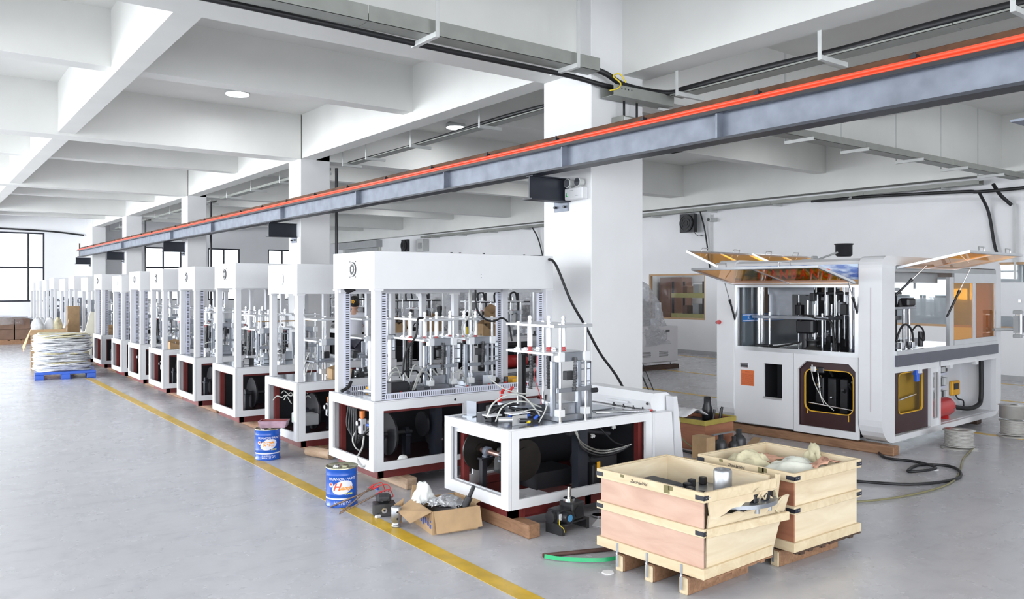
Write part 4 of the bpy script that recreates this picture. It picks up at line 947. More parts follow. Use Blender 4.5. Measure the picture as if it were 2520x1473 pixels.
# deck at sill height, working parts above
B().box(.05, .05, 1.0, SL - .05, FL - .05, 1.04).obj('deck_plate', TABLE, bm)
B().box(.30, -.03, .93, 3.24, .03, 1.055).obj('side_sill_rail', M('sill_grey', (.10, .10, .13), .35), bm)
B().box(.30, -.02, 1.055, 3.24, .03, 1.10).obj('side_sill_extrusion', ALU, bm)
for (x, y_) in ((.3, 1.70), (.42, 1.74), (.35, .52), (.45, .42)): B().cyl((x, y_, 1.04), (x, y_, 1.98), .03, n=16).obj('tie_column', CHROME, bm)
for (x, y_) in ((.3, 1.55), (.4, 1.0), (.45, 1.12), (.6, .8), (.7, .95), (.55, 1.3), (.3, .85)): B().cyl((x, y_, 1.04), (x, y_, 1.5 + (x * 7 % .3)), .014, n=12).obj('guide_rod', CHROME, bm)
B().rbox(.25, .75, 1.42, .33, 1.78, 1.46, .003).rbox(.25, .75, 1.42, .7, .82, 1.46, .003).obj('cross_plate', GALV, bm)
pp = B().box(.4, 1.30, 1.46, .41, 1.62, 1.86).obj('perforated_plate', GALV, bm)
for k in range(7): B().cyl((.38, 1.6 - k * .1, 1.78 - k * .012), (.4, 1.6 - k * .1, 1.78 - k * .012), .018, n=12).obj('hole', BLACKP, pp)
B().box(.37, 1.0, 1.72, .385, 1.62, 1.83).obj('arm_plate', GALV, pp)
B().rbox(.5, .28, 1.42, 1.1, 1.15, 1.47, .004).obj('upper_carrier', BLACKP, bm); B().rbox(.5, .28, 1.72, 1.1, 1.15, 1.75, .004).obj('top_carrier', BLACKP, bm)
for k in range(7):
    o = B().cyl((.55, .33 + .12 * k, 1.47), (.55, .33 + .12 * k, 1.72), .03 if k % 2 else .012, n=14).obj('silver_cylinder', ALU, bm)
    B().cyl((.46, .3 + .12 * k, 1.2), (.46, .3 + .12 * k, 1.85), .009, n=10).obj('guide_rod', CHROME, bm)
for k in range(64):
    x, y_, zz = r.uniform(.35, 1.2), r.uniform(.3, 1.25), r.uniform(1.1, 1.78)
    if k < 24: zz = 1.04 + r.random() * .1
    s_ = r.uniform(.03, .11)
    B().rbox(x, y_, zz, x + s_, y_ + s_ * .8, zz + s_ * 1.3, .006).cyl((x + s_ / 2, y_ + s_ / 2, zz + s_ * 1.3), (x + s_ / 2, y_ + s_ / 2, zz + s_ * 1.6), s_ * .2, n=10).obj('mechanism_block', r.choice([BLACKP, BLACKP, BLACKP, IRON, GALV, ALU]), bm)
B().box(1.0, .3, 1.04, 1.02, 1.3, 1.72).obj('dark_divider', BLACKP, bm)
B().rbox(.3, .98, 1.25, .45, 1.2, 1.42, .02).cyl((.35, 1.1, 1.05), (.35, 1.1, 1.25), .04, n=12).obj('black_gearmotor', BLACKP, bm)
B().cyl((.3, .34, 1.04), (.3, .34, 1.2), .03, n=12).obj('blue_bottle', BLUE, bm)
B().lathe((.35, 1.0, 1.04), [(.11, 0), (.11, .03), (.05, .06), (.05, .12), (.09, .14), (0, .14)], 20).obj('rotary_base', IRON, bm)
hose('black_hose', None, [(.28, 1.12, 1.4), (.26, 1.05, 1.47), (.26, .9, 1.44), (.26, .72, 1.4), (.26, .68, 1.1)], .014, BLACK, None, bm)
hose('black_hose', None, [(.2, 1.75, 1.06), (.2, 1.5, 1.07), (.2, 1.3, 1.1), (.24, 1.1, 1.15)], .012, BLACK, None, bm)
B().rbox(.2, 1.5, 1.04, .3, 1.7, 1.1, .01).box(.2, 1.78, 1.04, .3, 1.86, 1.06).obj('oily_part', IRON, bm)
# glass end wall with blue tape
B().box(.08, FL - .32, 1.06, 1.75, FL - .31, 2.02).obj('glass_panel', GLASSB, bm)
tp = B().box(.08, FL - .328, 1.375, 1.02, FL - .322, 1.475).obj('blue_tape', M('blue_tape', (.01, .17, .55), .4), bm, label='blue printed tape with white characters')
B().box(.08, FL - .331, 1.385, 1.02, FL - .329, 1.393).box(.08, FL - .331, 1.457, 1.02, FL - .329, 1.465).obj('white_line', INKW, tp)
for k, ch in enumerate('天邦机械 天邦'):
    if ch != ' ': place('tape_character', text_mesh(ch, .062, INKW, ext=.0004), tp, (.2 + .16 * k * .95, FL - .3315, 1.425), rot=(PI / 2, 0, 0))
# side: aluminium post, amber sliding panels, header
B().box(.30, .0, 1.98, 3.24, .03, 2.04).box(.30, .18, 1.86, 1.85, .2, 1.98).obj('side_header', GREYP, bm)
B().box(1.72, -.012, 1.10, 1.80, .03, 1.93).box(1.81, -.006, 1.10, 1.86, .03, 1.93).obj('side_post', ALU, bm)
sl = B(); sl.box(1.87, -.01, 1.10, 3.23, .02, 1.16).box(1.87, -.01, 1.86, 3.23, .02, 1.98).box(3.19, -.005, 1.16, 3.23, .015, 1.86).box(2.47, -.005, 1.16, 2.54, .015, 1.86)
sl = sl.obj('sliding_frame', ALU, bm)
for a, c in ((1.87, 2.47), (2.54, 3.19)): B().box(a, .004, 1.16, c, .008, 1.86).obj('amber_pane', AMBER, sl)
b = B(); b.box(1.4, .9, 1.04, 3.1, 1.1, 1.1); b.obj('inner_beam', GALV, bm)
for x in (.62, .82, 1.08, 1.22): B().cyl((x, .25, 1.04), (x, .25, 1.55), .018, n=12).obj('guide_rod', CHROME, bm)
B().rbox(.7, .2, 1.55, 1.3, .4, 1.58, .003).rbox(.5, .28, 1.76, 1.05, .34, 1.80, .003).box(.72, .28, 1.58, .88, .36, 1.76).obj('press_head', GALV, bm)
B().rbox(1.05, .18, 1.58, 1.25, .3, 1.68, .02).cyl((.95, .24, 1.58), (.95, .24, 1.66), .03, .012, 12).obj('black_motor', BLACKP, bm)
hose('black_hose', None, [(.55, .1, 1.2), (.62, .08, 1.34), (.8, .1, 1.38), (.95, .1, 1.3), (1.0, .1, 1.1)], .012, BLACK, None, bm)
hose('black_hose', None, [(.95, .1, 1.3), (1.1, .1, 1.36), (1.25, .1, 1.3), (1.28, .1, 1.18), (1.15, .1, 1.22)], .01, BLACK, None, bm)
for k in range(3): B().rbox(.36 + k * .28, .08, 1.1, .43 + k * .28, .15, 1.18, .005).obj('clamp_foot', CHROME, bm)
B().rbox(.36, .25, 1.1, .5, .4, 1.24, .005).obj('valve_unit', IRON, bm); B().cyl((1.3, .15, 1.1), (1.3, .15, 1.28), .03, n=12).obj('damper', IRON, bm)
# raised flaps
def flap(hx0, hx1, hy, hz, oy, oz, axis, lab, n=2, handles=True, tz=.025):
    """amber flap hinged along x (axis 'x') or y; outer edge offset (oy) and height oz"""
    b = B(); ex = hx1 - hx0; wd = math.hypot(oy, oz - hz)
    f = .03
    b.box(0, 0, 0, ex, f, tz).box(0, wd - f, 0, ex, wd, tz).box(0, f, 0, f, wd - f, tz).box(ex - f, f, 0, ex, wd - f, tz)
    for k in range(1, n): b.box(ex * k / n - .012, f, .002, ex * k / n + .012, wd - f, tz - .002)
    ang = math.atan2(oz - hz, abs(oy))
    if axis == 'x': Mx = Matrix.Translation((hx0, hy, hz)) @ Matrix.Rotation(PI if oy < 0 else 0, 4, 'Z') @ (Matrix.Translation((-ex, 0, 0)) if oy < 0 else Matrix.Identity(4)) @ Matrix.Rotation(ang, 4, 'X')
    else: Mx = Matrix.Translation((hy, hx0, hz)) @ Matrix.Rotation(PI / 2, 4, 'Z') @ Matrix.Rotation(ang, 4, 'X')
    o = b.obj('flap_door', ALU, bm, label=lab); o.matrix_local = Mx
    for k in range(n):
        a0 = ex * k / n + (.03 if k == 0 else .012); a1 = ex * (k + 1) / n - (.03 if k == n - 1 else .012)
        B().box(a0, f, .009, a1, wd - f, .013).obj('amber_pane', AMBER, o)
        if handles:
            xm = ex * (k + .5) / n if n > 1 else ex / 2
            B().tube([(xm - .07, wd - .02, tz), (xm - .065, wd - .015, tz + .05), (xm + .065, wd - .015, tz + .05), (xm + .07, wd - .02, tz)], .008, 6).obj('flap_handle', ALU, o)
    return o
flap(.28, 1.90, 0.0, 1.84, -.82, 2.01, 'y', 'raised amber flap over the front opening')
flap(.33, 1.85, -.01, 2.01, -.75, 2.165, 'x', 'raised amber flap on the near side')
flap(.15, 1.62, FL, 2.02, .6, 2.28, 'x', 'raised amber flap behind the roof, left one')
flap(1.70, 3.2, FL, 2.02, .6, 2.28, 'x', 'raised amber flap behind the roof, right one')
def strut(p, q):
    p = Vector(p); q = Vector(q); m = p.lerp(q, .45)
    B().cyl(p, m, .006, n=8).obj('gas_spring_rod', CHROME, bm)
    B().cyl(m, q, .013, n=10).cyl(m, m.lerp(q, .15), .018, n=10).obj('gas_spring_tube', BLACKP, bm)
strut((-.2, 1.86, 1.86), (.02, 1.86, 1.40)); strut((-.15, .3, 1.86), (.03, .28, 1.50)); strut((.5, -.25, 2.04), (.32, 0, 1.72)); strut((1.72, -.25, 2.04), (1.62, -.02, 1.45))
# black hopper on the roof
B().lathe((1.0, .95, 2.13), [(0, .06), (.08, .06), (.1, .08), (.1, .2), (.115, .21), (.115, .22), (.0, .22)], 24).obj('black_hopper', BLACKP, bm)
B().cyl((.6, 1.1, 2.14), (.9, .98, 2.24), .012, n=8).cyl((.55, 1.12, 2.17), (.62, 1.1, 2.17), .022, n=10).box(.45, 1.0, 2.13, .7, 1.2, 2.15).obj('hopper_arm', GREYP, bm)
# lower side: maroon panel with window, white posts, electrical bay
b = B(); b.ring(rrect(.28, .17, 1.26, .87, (.001, .001, .001, .001)), rrect(.50, .38, 1.12, .84, (.06, .06, .06, .06)), .05, .065, 'y'); sp = b.obj('maroon_panel', MAROOND, bm, label='dark maroon side panel with yellow edged window')
B().ring(rrect(.497, .377, 1.123, .843, (.063, .063, .063, .063)), rrect(.507, .387, 1.113, .833, (.053, .053, .053, .053)), .045, .067, 'y').obj('yellow_seal', bpy.data.materials['yellow_sealant'], sp)
B().box(.42, .16, .2, 1.4, .17, .9).obj('yellow_inner_wall', M('yellow_brown_paint', (.34, .20, .02), .5), bm)
B().cyl((.55, .1, .52), (1.05, .1, .56), .012, n=10).obj('steel_rod', CHROME, bm)
B().rbox(.9, .02, .72, .98, .06, .82, .004).box(.86, .01, .8, 1.0, .05, .92).obj('blue_sensor', BLUE, bm)
b = B(); b.box(1.28, .02, .155, 1.50, .06, .25).box(1.28, .02, .8, 1.50, .06, .93).box(1.28, .02, .25, 1.34, .06, .8).box(1.46, .02, .25, 1.50, .06, .8).box(1.46, .0, .155, 1.50, .04, .93).box(.30, .0, .86, 3.24, .04, .93).box(.30, -.005, .12, 3.24, .03, .165).obj('side_frame_post', WHITE, bm)
for x in (.9, 1.75, 2.55): B().box(x, -.01, .82, x + .07, .04, .9).obj('hinge_tab', WHITE, bm)
B().box(1.52, .42, .16, 3.24, .44, .93).box(3.2, .05, .16, 3.22, .42, .93).box(1.5, .05, .155, 3.2, .42, .17).obj('white_bay_wall', WHITE2, bm)
eb = B().box(1.52, .38, .3, 2.5, .41, .92).obj('electrical_backplate', GREYP, bm)
for k in range(3):
    B().box(1.54, .32, .33 + k * .17, 2.48, .38, .36 + k * .17).obj('wire_trunking', DUCT, eb)
    for j in range(15): B().rbox(1.56 + j * .06, .30, .375 + k * .17, 1.61 + j * .06, .38, .47 + k * .17, .003).obj('terminal_module', [BLACKP, GREYP, WHITE2, HANG][(j + k) % 4], eb)
B().rbox(1.75, .2, .80, 2.35, .38, .92, .01).obj('black_drive_unit', BLACKP, bm)
tk = B().cyl((1.58, .16, .32), (2.05, .16, .32), .115, n=28).cyl((2.05, .16, .32), (2.10, .16, .32), .115, .07, 28).cyl((1.53, .16, .32), (1.58, .16, .32), .07, .115, 28).obj('red_air_tank', RED, bm, label='glossy red air tank')
for x in (1.62, 1.95): B().box(x, .1, .17, x + .04, .22, .24).obj('tank_foot', RED, tk)
B().cyl((2.0, .05, .3), (2.0, .03, .3), .015, n=8).obj('tank_valve', CHROME, tk)
pd = B().rbox(2.80, .37, .36, 3.04, .415, .55, .01).obj('orange_pendant', AMBERP, bm, label='orange pendant controller'); B().box(2.83, .365, .44, 2.98, .37, .52).obj('pendant_face', BLACKP, pd)
hose('black_cable', None, [(2.92, .38, .36), (2.94, .36, .31), (3.05, .34, .28), (3.05, .33, .21), (2.95, .3, .19)], .01, BLACK, None, bm)
hose('black_hose_bundle', None, [(3.15, .15, .82), (3.16, .15, .5), (3.14, .15, .32), (3.05, .15, .24), (2.8, .2, .21), (2.4, .3, .28)], .03, BLACK, None, bm)
# operator screen on an arm at the far right
hm = B().rbox(0, 0, 0, .35, .08, .33, .015).obj('operator_screen', ALU, bm, (3.50, -.22, 1.15)); B().box(.05, -.003, .05, .32, .0, .28).obj('screen', M('dark_screen', (.06, .05, .07), .15), hm)
B().rbox(-.05, -.01, -.02, .02, .09, .03, .008).rbox(-.05, -.01, .3, .02, .09, .35, .008).box(-.12, .02, .05, -.05, .06, .28).cyl((-.4, .2, .1), (-.05, .05, .1), .02, n=10).obj('screen_arm', GREYP, hm)
B().box(-.003, .4, 1.2, 0, .41, 1.21)
B().rbox(.1, -.12, 0, .24, 2.55, .1, .01).obj('timber', TIMBER, label='long brown timber under the front edge of the large white machine', cat='timber', loc=(8.33, 4.62, 0), rz=math.radians(3.5))
B().rbox(0, 0, 0, .14, 2.1, .1, .01).obj('timber', DARKWOOD, label='dark timber hidden under the right end of the large white machine', cat='timber', loc=(11.3, 4.9, 0), rz=math.radians(3.5))

# ---------------- wooden crates ----------------
def crate(name, label, loc, rz, SX, SY, left_mat, broken, seedtxt):
    t = thing(name, label, 'crate', loc, rz)
    z0, z1 = .105, .62; th = .012
    # left (-X) panels: lower and upper
    def pan(nm, x0, y0, za, x1, y1, zb, m): return B().box(x0, y0, za, x1, y1, zb).obj(nm, m, t)
    pan('side_panel', 0, 0, .16, th, SY, z1, left_mat); pan('side_panel', SX - th, 0, .16, SX, SY, z1, BIRCH)
    pan('end_panel', th, SY - th, .16, SX - th, SY, z1, BIRCH)
    pan('bottom_panel', 0, 0, .125, SX, SY, .14, DARKWOOD)
    if not broken: pan('end_panel', th, 0, .16, SX - th, th, z1, BIRCH)
    else:
        # lower part whole, upper part bulged outward and torn
        pts_in = []
        n = 14; b = B(); V = []; r = random.Random(5)
        torn = [.60, .60, .585, .575, .57, .55, .50, .49, .475, .48, .50, .52, .53, .57, .60]
        for i in range(n + 1):
            u = i / n; x = .03 + (SX + .03) * u
            bulge = -.015 - .085 * u
            for (zz, k) in ((.16, 0), (.30, .35), (.42, .8)):
                V.append((x * (1 - .0 * k), bulge * k, zz))
            zt = .462 + .012 * u + r.uniform(-.008, .008) + (.02 if i < 2 else 0) + (.04 if i > 12 else 0)
            V.append((x, bulge * 1.05 - .005, zt))
        F = []
        for i in range(n):
            for k in range(3): a = i * 4 + k; F.append((a, a + 4, a + 5, a + 1))
        b.add(V, F); o = b.obj('torn_end_panel', BIRCH, t, label='bulging torn plywood end panel'); md = o.modifiers.new('t', 'SOLIDIFY'); md.thickness = .012
        b = B(); V = []; F = []
        for i in range(n + 1):
            u = i / n; x = .03 + SX * .93 * u
            zl = .468 + .10 * u ** 1.1 + r.uniform(-.01, .01)
            V += [(x, -.012 - .03 * u, .60), (x, -.03 - .045 * u, max(min(zl, .585), .465))]
        for i in range(n): F.append((2 * i, 2 * i + 1, 2 * i + 3, 2 * i + 2))
        b.add(V, F); o = b.obj('torn_upper_strip', BIRCH, t, label='splintered upper plywood strip'); md = o.modifiers.new('t', 'SOLIDIFY'); md.thickness = .01
        for k in range(9):
            x = SX * (.62 + .045 * k); zc = .50 + r.uniform(-.02, .07)
            b = B(); b.T = Matrix.Translation((x, -.05 - .03 * r.random(), zc)) @ Matrix.Rotation(r.uniform(-1, 1), 4, 'Y') @ Matrix.Rotation(r.uniform(-.6, .6), 4, 'X')
            b.prism([(0, 0), (.05, .006), (.0, .016)], 0, .006); b.obj('splinter', PINE, t)
        b = B(); b.tube(spline([(SX * .9, -.02, .6), (SX * .97, -.06, .55), (SX * .99, -.07, .48), (SX * .93, -.08, .44), (SX * 1.0, -.09, .40)], 4), .005, 5).obj('torn_tape', CLOTH, t)
    # battens: top, mid, bottom
    for (za, zb, nm) in ((.565, .625, 'top_batten'), (.365, .415, 'middle_batten'), (.125, .185, 'bottom_batten')):
        pr = .022
        B().rbox(-pr, -pr, za, 0, SY + pr, zb, .003).obj(nm, PINE, t)
        B().rbox(SX, 0, za, SX + pr, SY + pr, zb, .003).obj(nm, PINE, t)
        B().rbox(0, SY, za, SX, SY + pr, zb, .003).obj(nm, PINE, t)
        if broken and nm == 'top_batten':
            b = B(); b.T = Matrix.Translation((0, -pr, 0)) @ Matrix.Rotation(-.09, 4, 'Z'); b.rbox(0, 0, za, SX * .96, pr, zb, .003); b.obj(nm, PINE, t)
            b = B(); b.T = Matrix.Translation((SX + .01, -.04, .45)) @ Matrix.Rotation(.12, 4, 'X'); b.box(0, 0, 0, .03, .02, .19); b.obj('split_batten', PINE, t)
        elif broken and nm == 'middle_batten':
            b = B(); b.T = Matrix.Translation((0, -pr, 0)) @ Matrix.Rotation(-.13, 4, 'Z'); b.rbox(0, -.01, za, SX + .05, pr - .01, zb, .003); b.obj(nm, PINE, t)
        else: B().rbox(0, -pr, za, SX + pr, 0, zb, .003).obj(nm, PINE, t)
        if nm != 'bottom_batten':
            for (cx, cy, dx, dy) in ((-pr, -pr, 1, 1), (-pr, SY + pr, 1, -1), (SX + pr, -pr, -1, 1)):
                if broken and cx > 0: continue
                zc = (za + zb) / 2
                b = B()
                x0, x1 = sorted((cx - dx * .002, cx + dx * .06)); b.box(x0, min(cy, cy - dy * .002), zc - .014, x1, max(cy, cy - dy * .002), zc + .012)
                y0, y1 = sorted((cy - dy * .002, cy + dy * .06)); b.box(min(cx, cx - dx * .002), y0, zc - .014, max(cx, cx - dx * .002), y1, zc + .012)
                br = b.obj('corner_strap', DARKST, t)
                for k in (.018, .034, .05): B().cyl((cx + dx * k, cy - dy * .004, zc), (cx + dx * k, cy - dy * .001, zc), .003, n=6).obj('nail', CHROME, br)
    # skids
    ys = (.10, SY * .5 - .04, SY - .2)
    for k, yy in enumerate(ys):
        B().rbox(-.0, yy, 0, SX - .06, yy + .07, .105, .006).obj('skid', TIMBER if k else TIMBER, t)
        B().rbox(-.012, yy + .004, .0, .0, yy + .066, .10, .006).obj('skid_end', PINE, t)
        if not broken and k: continue
        c = B().box(-.026, yy + .03, .03, -.0225, yy + .045, .18).obj('metal_clip', GALV, t)
        B().cyl((-.03, yy + .037, .115), (-.026, yy + .037, .115), .008, n=8).obj('clip_rivet', CHROME, c)
    b = B(); r = random.Random(8)
    V = [(-.02, -.024, .125)]; 
    for k in range(16): b.box(-.015 + k * (SX + .02) / 16, -.028, .125 - r.uniform(.003, .02), -.015 + (k + .96) * (SX + .02) / 16, -.006, .127)
    b.obj('frayed_bark', DARKWOOD if not broken else TIMBER, t)
    # stains
    for (yy, hh) in ((SY * .25, .03), (SY * .28, .05), (SY * .73, .02)): B().box(-.0235, yy, .625 - hh, -.022, yy + .02 + hh * .5, .622).obj('dirt_stain', M('mould_stain', (.20, .17, .08), .8) if 'mould_stain' not in bpy.data.materials else bpy.data.materials['mould_stain'], t)
    place('handwriting', text_mesh(seedtxt, .028, INKK, shear=.3, ext=.0003, spacing=.85), t, (-.0228, SY * .58, .595), rot=(PI / 2, 0, -PI / 2))
    return t
ca = crate('wooden_crate', 'front plywood crate with a torn corner and metal flange inside', (3.67, 3.085, 0), math.radians(3), .66, .81, PINK, True, 'ZhaoHaoWei')
cb = crate('wooden_crate', 'rear plywood crate with red brown side, heaped with cloth', (4.51, 3.06, 0), 0, .73, .74, REDPLY, False, 'ZhaoHaoWei')
# contents of the front crate
STL = M('brushed_steel', (.42, .43, .45), .35, .8)
fg = thing('flange_hub', 'bolted steel flange with a turned hub inside the front crate', 'machine part', (4.17, 3.31, .14))
B().cyl((0, 0, 0), (0, 0, .335), .13, n=28).cyl((0, 0, .335), (0, 0, .36), .31, n=48).obj('flange', GALV, fg)
B().lathe((-.02, .02, .36), [(.058, 0), (.058, .14), (.052, .15), (.032, .15), (.032, .08), (0, .08)], 32).obj('turned_hub', STL, fg)
for k in range(14):
    a = k * PI / 7; b = B().cyl((.275 * math.cos(a), .275 * math.sin(a), .30), (.275 * math.cos(a), .275 * math.sin(a), .335), .016, n=12); b.obj('bolt', STL, fg); B().rbox(.25 * math.cos(a) - .022, .25 * math.sin(a) - .022, .36, .25 * math.cos(a) + .022, .25 * math.sin(a) + .022, .41, .006).obj('black_dog', BLACKP, fg)
gm = B(); gm.rbox(-.13, .02, .0, .02, .3, .42, .02); gm.obj('grey_casting', IRON, label='grey casting block standing behind the hub in the front crate', cat='machine part', loc=(3.95, 3.46, .14))
# cloth heap in the rear crate
def cloth(name, lab, x0, y0, x1, y1, zf, mat, nx=34, ny=34, seed=1, amp=.02, loc=(0, 0, 0), rz=0, cat='cloth', parent=None, thick=.004):
    r = random.Random(seed); ph = [(r.uniform(6, 26), r.uniform(6, 26), r.uniform(0, 6), r.uniform(.4, 1)) for _ in range(7)]
    b = B(); V = []
    for j in range(ny + 1):
        for i in range(nx + 1):
            u, v = i / nx, j / ny; z = zf(u, v) + amp * 1.6 * (mnoise.turbulence(Vector((u * 3.2 + seed, v * 3.2, seed)), 4, True) - .6)
            z += amp * sum(a * math.sin(p * u + q * v + s) for p, q, s, a in ph) / 3
            V.append((x0 + (x1 - x0) * u + .012 * math.sin(17 * v + seed), y0 + (y1 - y0) * v + .012 * math.sin(15 * u + seed), z))
    b.add(V, [(j * (nx + 1) + i, j * (nx + 1) + i + 1, (j + 1) * (nx + 1) + i + 1, (j + 1) * (nx + 1) + i) for j in range(ny) for i in range(nx)], True)
    o = b.obj(name, mat, parent, label=lab, cat=cat, loc=loc, rz=rz); md = o.modifiers.new('t', 'SOLIDIFY'); md.thickness = thick; return o
hump = lambda u, v: .545 + .1 * math.sin(PI * u) * math.sin(PI * v)
B().box(.03, .03, .15, .70, .71, .50).obj('packed_goods', CARDD, label='dark packed goods filling the rear crate below the cloths', cat='packed goods', loc=(4.51, 3.06, 0))
cloth('packing_cloth', 'cream cloth bunched up at the left of the rear crate', .06, .36, .42, .70, lambda u, v: .545 + .11 * math.sin(PI * u) * math.sin(PI * v), CLOTH, seed=2, amp=.022, loc=(4.51, 3.06, 0))
cloth('packing_cloth', 'pale greenish white sack across the middle of the rear crate', .10, .06, .62, .42, lambda u, v: .55 + .09 * math.sin(PI * u) * math.sin(PI * v), CLOTHW, seed=4, amp=.016, loc=(4.51, 3.06, 0))
cloth('packing_cloth', 'orange pink cloth strip lying on the pale sack', .36, .06, .66, .14, lambda u, v: .60 + .03 * math.sin(PI * u), CLOTHP, 12, 6, seed=6, amp=.012, loc=(4.51, 3.06, 0))
cloth('packing_cloth', 'cream cloth knot standing at the right rim of the rear crate', .60, .22, .72, .36, lambda u, v: .56 + .14 * math.sin(PI * u) * math.sin(PI * v), CLOTH, 12, 12, seed=9, amp=.02, loc=(4.51, 3.06, 0))
cloth('packing_cloth', 'pink cloth tucked under the cream cloth of the rear crate', .22, .42, .60, .66, lambda u, v: .57 + .03 * math.sin(PI * u), CLOTHP, 12, 12, seed=12, amp=.014, loc=(4.51, 3.06, 0))
# pipe and green strap behind the crates
B().cyl((3.40, 4.22, .014), (3.96, 4.01, .014), .014, n=12).obj('rusty_pipe', M('rusty_pipe', (.13, .07, .06), .6, .3, .3), label='rusty brown pipe on the floor left of the front crate', cat='pipe')
b = B(); P = spline([(3.385, 4.185, .02), (3.44, 4.09, .018), (3.56, 3.96, .02), (3.68, 3.88, .022), (3.82, 3.83, .04), (3.9, 3.82, .05)], 6)
V = []; 
for p in P: V += [(p.x, p.y, p.z - .012), (p.x + .004, p.y + .002, p.z + .014)]
b.add(V, [(2 * i, 2 * i + 2, 2 * i + 3, 2 * i + 1) for i in range(len(P) - 1)]); o = b.obj('green_strap', GREEN, label='green packing strap curving on the floor by the rusty pipe', cat='strap'); md = o.modifiers.new('t', 'SOLIDIFY'); md.thickness = .002

# ---------------- paint cans ----------------
def can(loc, rz, lab, top, script):
    t = thing('paint_can', lab, 'paint can', loc, rz)
    R, H = .128, .325
    B().lathe((0, 0, 0), [(0, 0), (R, 0), (R + .004, .004), (R + .004, .012), (R, .016), (R, .10), (R + .002, .104), (R, .108), (R, .255), (R + .003, .26), (R, .266), (R, .30), (R + .004, .306), (R + .004, .314)], 48).obj('can_body', CANB, t, label='blue printed can body')
    B().lathe((0, 0, 0), [(R + .005, .312), (R + .006, .322), (R + .001, .324), (R - .006, .312), (0, .312)], 48).obj('can_lid', TIN, t)
    for k in range(2): B().lathe((.03 - .07 * k, .02, .312), [(.03, 0), (.03, .006), (.022, .008), (0, .006)], 18).obj('spout', CHROME if k else TIN, t)
    def wrapquad(nm, pts, mat, off):
        b = B(); V = [((R + off) * math.sin(x / R), -(R + off) * math.cos(x / R), zz) for x, zz in pts]
        b.add(V, [tuple(range(len(V)))]); return b
    # ellipse label: strips
    b = B(); V = []; n = 22
    for i in range(n + 1):
        x = -.088 + .176 * i / n; q = math.sqrt(max(0, 1 - (x / .088) ** 2)); c = .165 + .18 * x
        for s in (-1, 1): V.append(((R + .001) * math.sin(x / R), -(R + .001) * math.cos(x / R), c + s * .055 * q))
    b.add(V, [(2 * i, 2 * i + 2, 2 * i + 3, 2 * i + 1) for i in range(n)]); b.obj('white_ellipse', INKW, t)
    b = B(); V = []
    for i in range(25):
        x = -.19 + .38 * i / 24
        for zz in (.066, .078): V.append(((R + .001) * math.sin(x / R), -(R + .001) * math.cos(x / R), zz))
    b.add(V, [(2 * i, 2 * i + 2, 2 * i + 3, 2 * i + 1) for i in range(24)]); b.obj('white_band', INKW, t)
    place('lettering', text_mesh('HUANQIU PAINT', .031, INKW, bold=0, shear=.1, wrap=R + .001, ext=.0006), t, (0, 0, .233))
    if script:
        place('script_lettering', text_mesh('H', .085, INKR, bold=.002, shear=.35, wrap=R + .002, ext=.0006), t, (0, 0, .168), rz=-.38)
        place('script_lettering', text_mesh('uanqiu', .045, INKO, bold=.0015, shear=.35, wrap=R + .002, ext=.0006), t, (0, 0, .16), rz=.22)
    else:
        place('script_lettering', text_mesh('环球', .058, INKO, bold=.002, wrap=R + .002, ext=.0006), t, (0, 0, .165))
    place('small_lettering', text_mesh('YOUQI', .02, INKY, bold=.0008, wrap=R + .0015, ext=.0005), t, (0, 0, .112), rz=.42)
    for q, zz in enumerate((.046, .036, .024)):
        b = B(); x = -.07
        while x < .07:
            V = [((R + .001) * math.sin(a / R), -(R + .001) * math.cos(a / R), zz + h_) for a, h_ in ((x, 0), (x + .007, 0), (x + .007, .006), (x, .006))]; b.add(V, [(0, 1, 2, 3)]); x += .011 + .004 * ((int(x * 1000) + q) % 3)
        b.obj('small_print', INKW, t)
    b = B(); V = []; 
    for i in range(17):
        a = 2 * PI * i / 16; x = -.098 + .02 * math.cos(a); V.append(((R + .0015) * math.sin(x / R), -(R + .0015) * math.cos(x / R), .185 + .02 * math.sin(a)))
    b.add(V[:16], [tuple(range(16))]); lg = b.obj('round_emblem', INKW, t)
    b = B(); V = []
    for i in range(16):
        a = 2 * PI * i / 16; x = -.098 + .013 * math.cos(a); V.append(((R + .0022) * math.sin(x / R), -(R + .0022) * math.cos(x / R), .189 + .010 * math.sin(a)))
    b.add(V, [tuple(range(16))]); b.obj('emblem_mark', INKR, lg)
    return t
can((2.90, 6.27, 0), -math.radians(22), 'blue paint can standing alone on the yellow line, yellowed lid', True, True)
can((3.05, 8.42, 0), -math.radians(15), 'blue paint can with a maroon stained tray on its lid', False, False)
b = B()
o_ = [(-.15, -.085), (.15, -.085), (.15, .085), (-.15, .085)]
b.ring([(-.13, -.075), (.13, -.075), (.13, .075), (-.13, .075)], [(-.124, -.069), (.124, -.069), (.124, .069), (-.124, .069)], 0, .0, 'z')
b = B(); V = []
for (s, zz) in ((.86, 0), (1, .07), (.95, .07), (.82, .006)): V += [(x * s, y * s, zz) for x, y in o_]
b.add(V, [(3, 2, 1, 0)] + [(k * 4 + i, k * 4 + (i + 1) % 4, (k + 1) * 4 + (i + 1) % 4, (k + 1) * 4 + i) for k in range(2) for i in range(4)])
tr = b.obj('paint_tray', LILAC, label='lilac and maroon stained paint tray balanced on the rear can', cat='tray', loc=(3.12, 8.42, .326), rz=-.6)
b = B(); V2 = V[8:]; b.add(V2, [(i, i + 4, (i + 1) % 4 + 4, (i + 1) % 4) for i in range(4)] + [(4, 5, 6, 7)]); b.obj('dried_paint', TRAYR, tr, label='dried maroon paint')

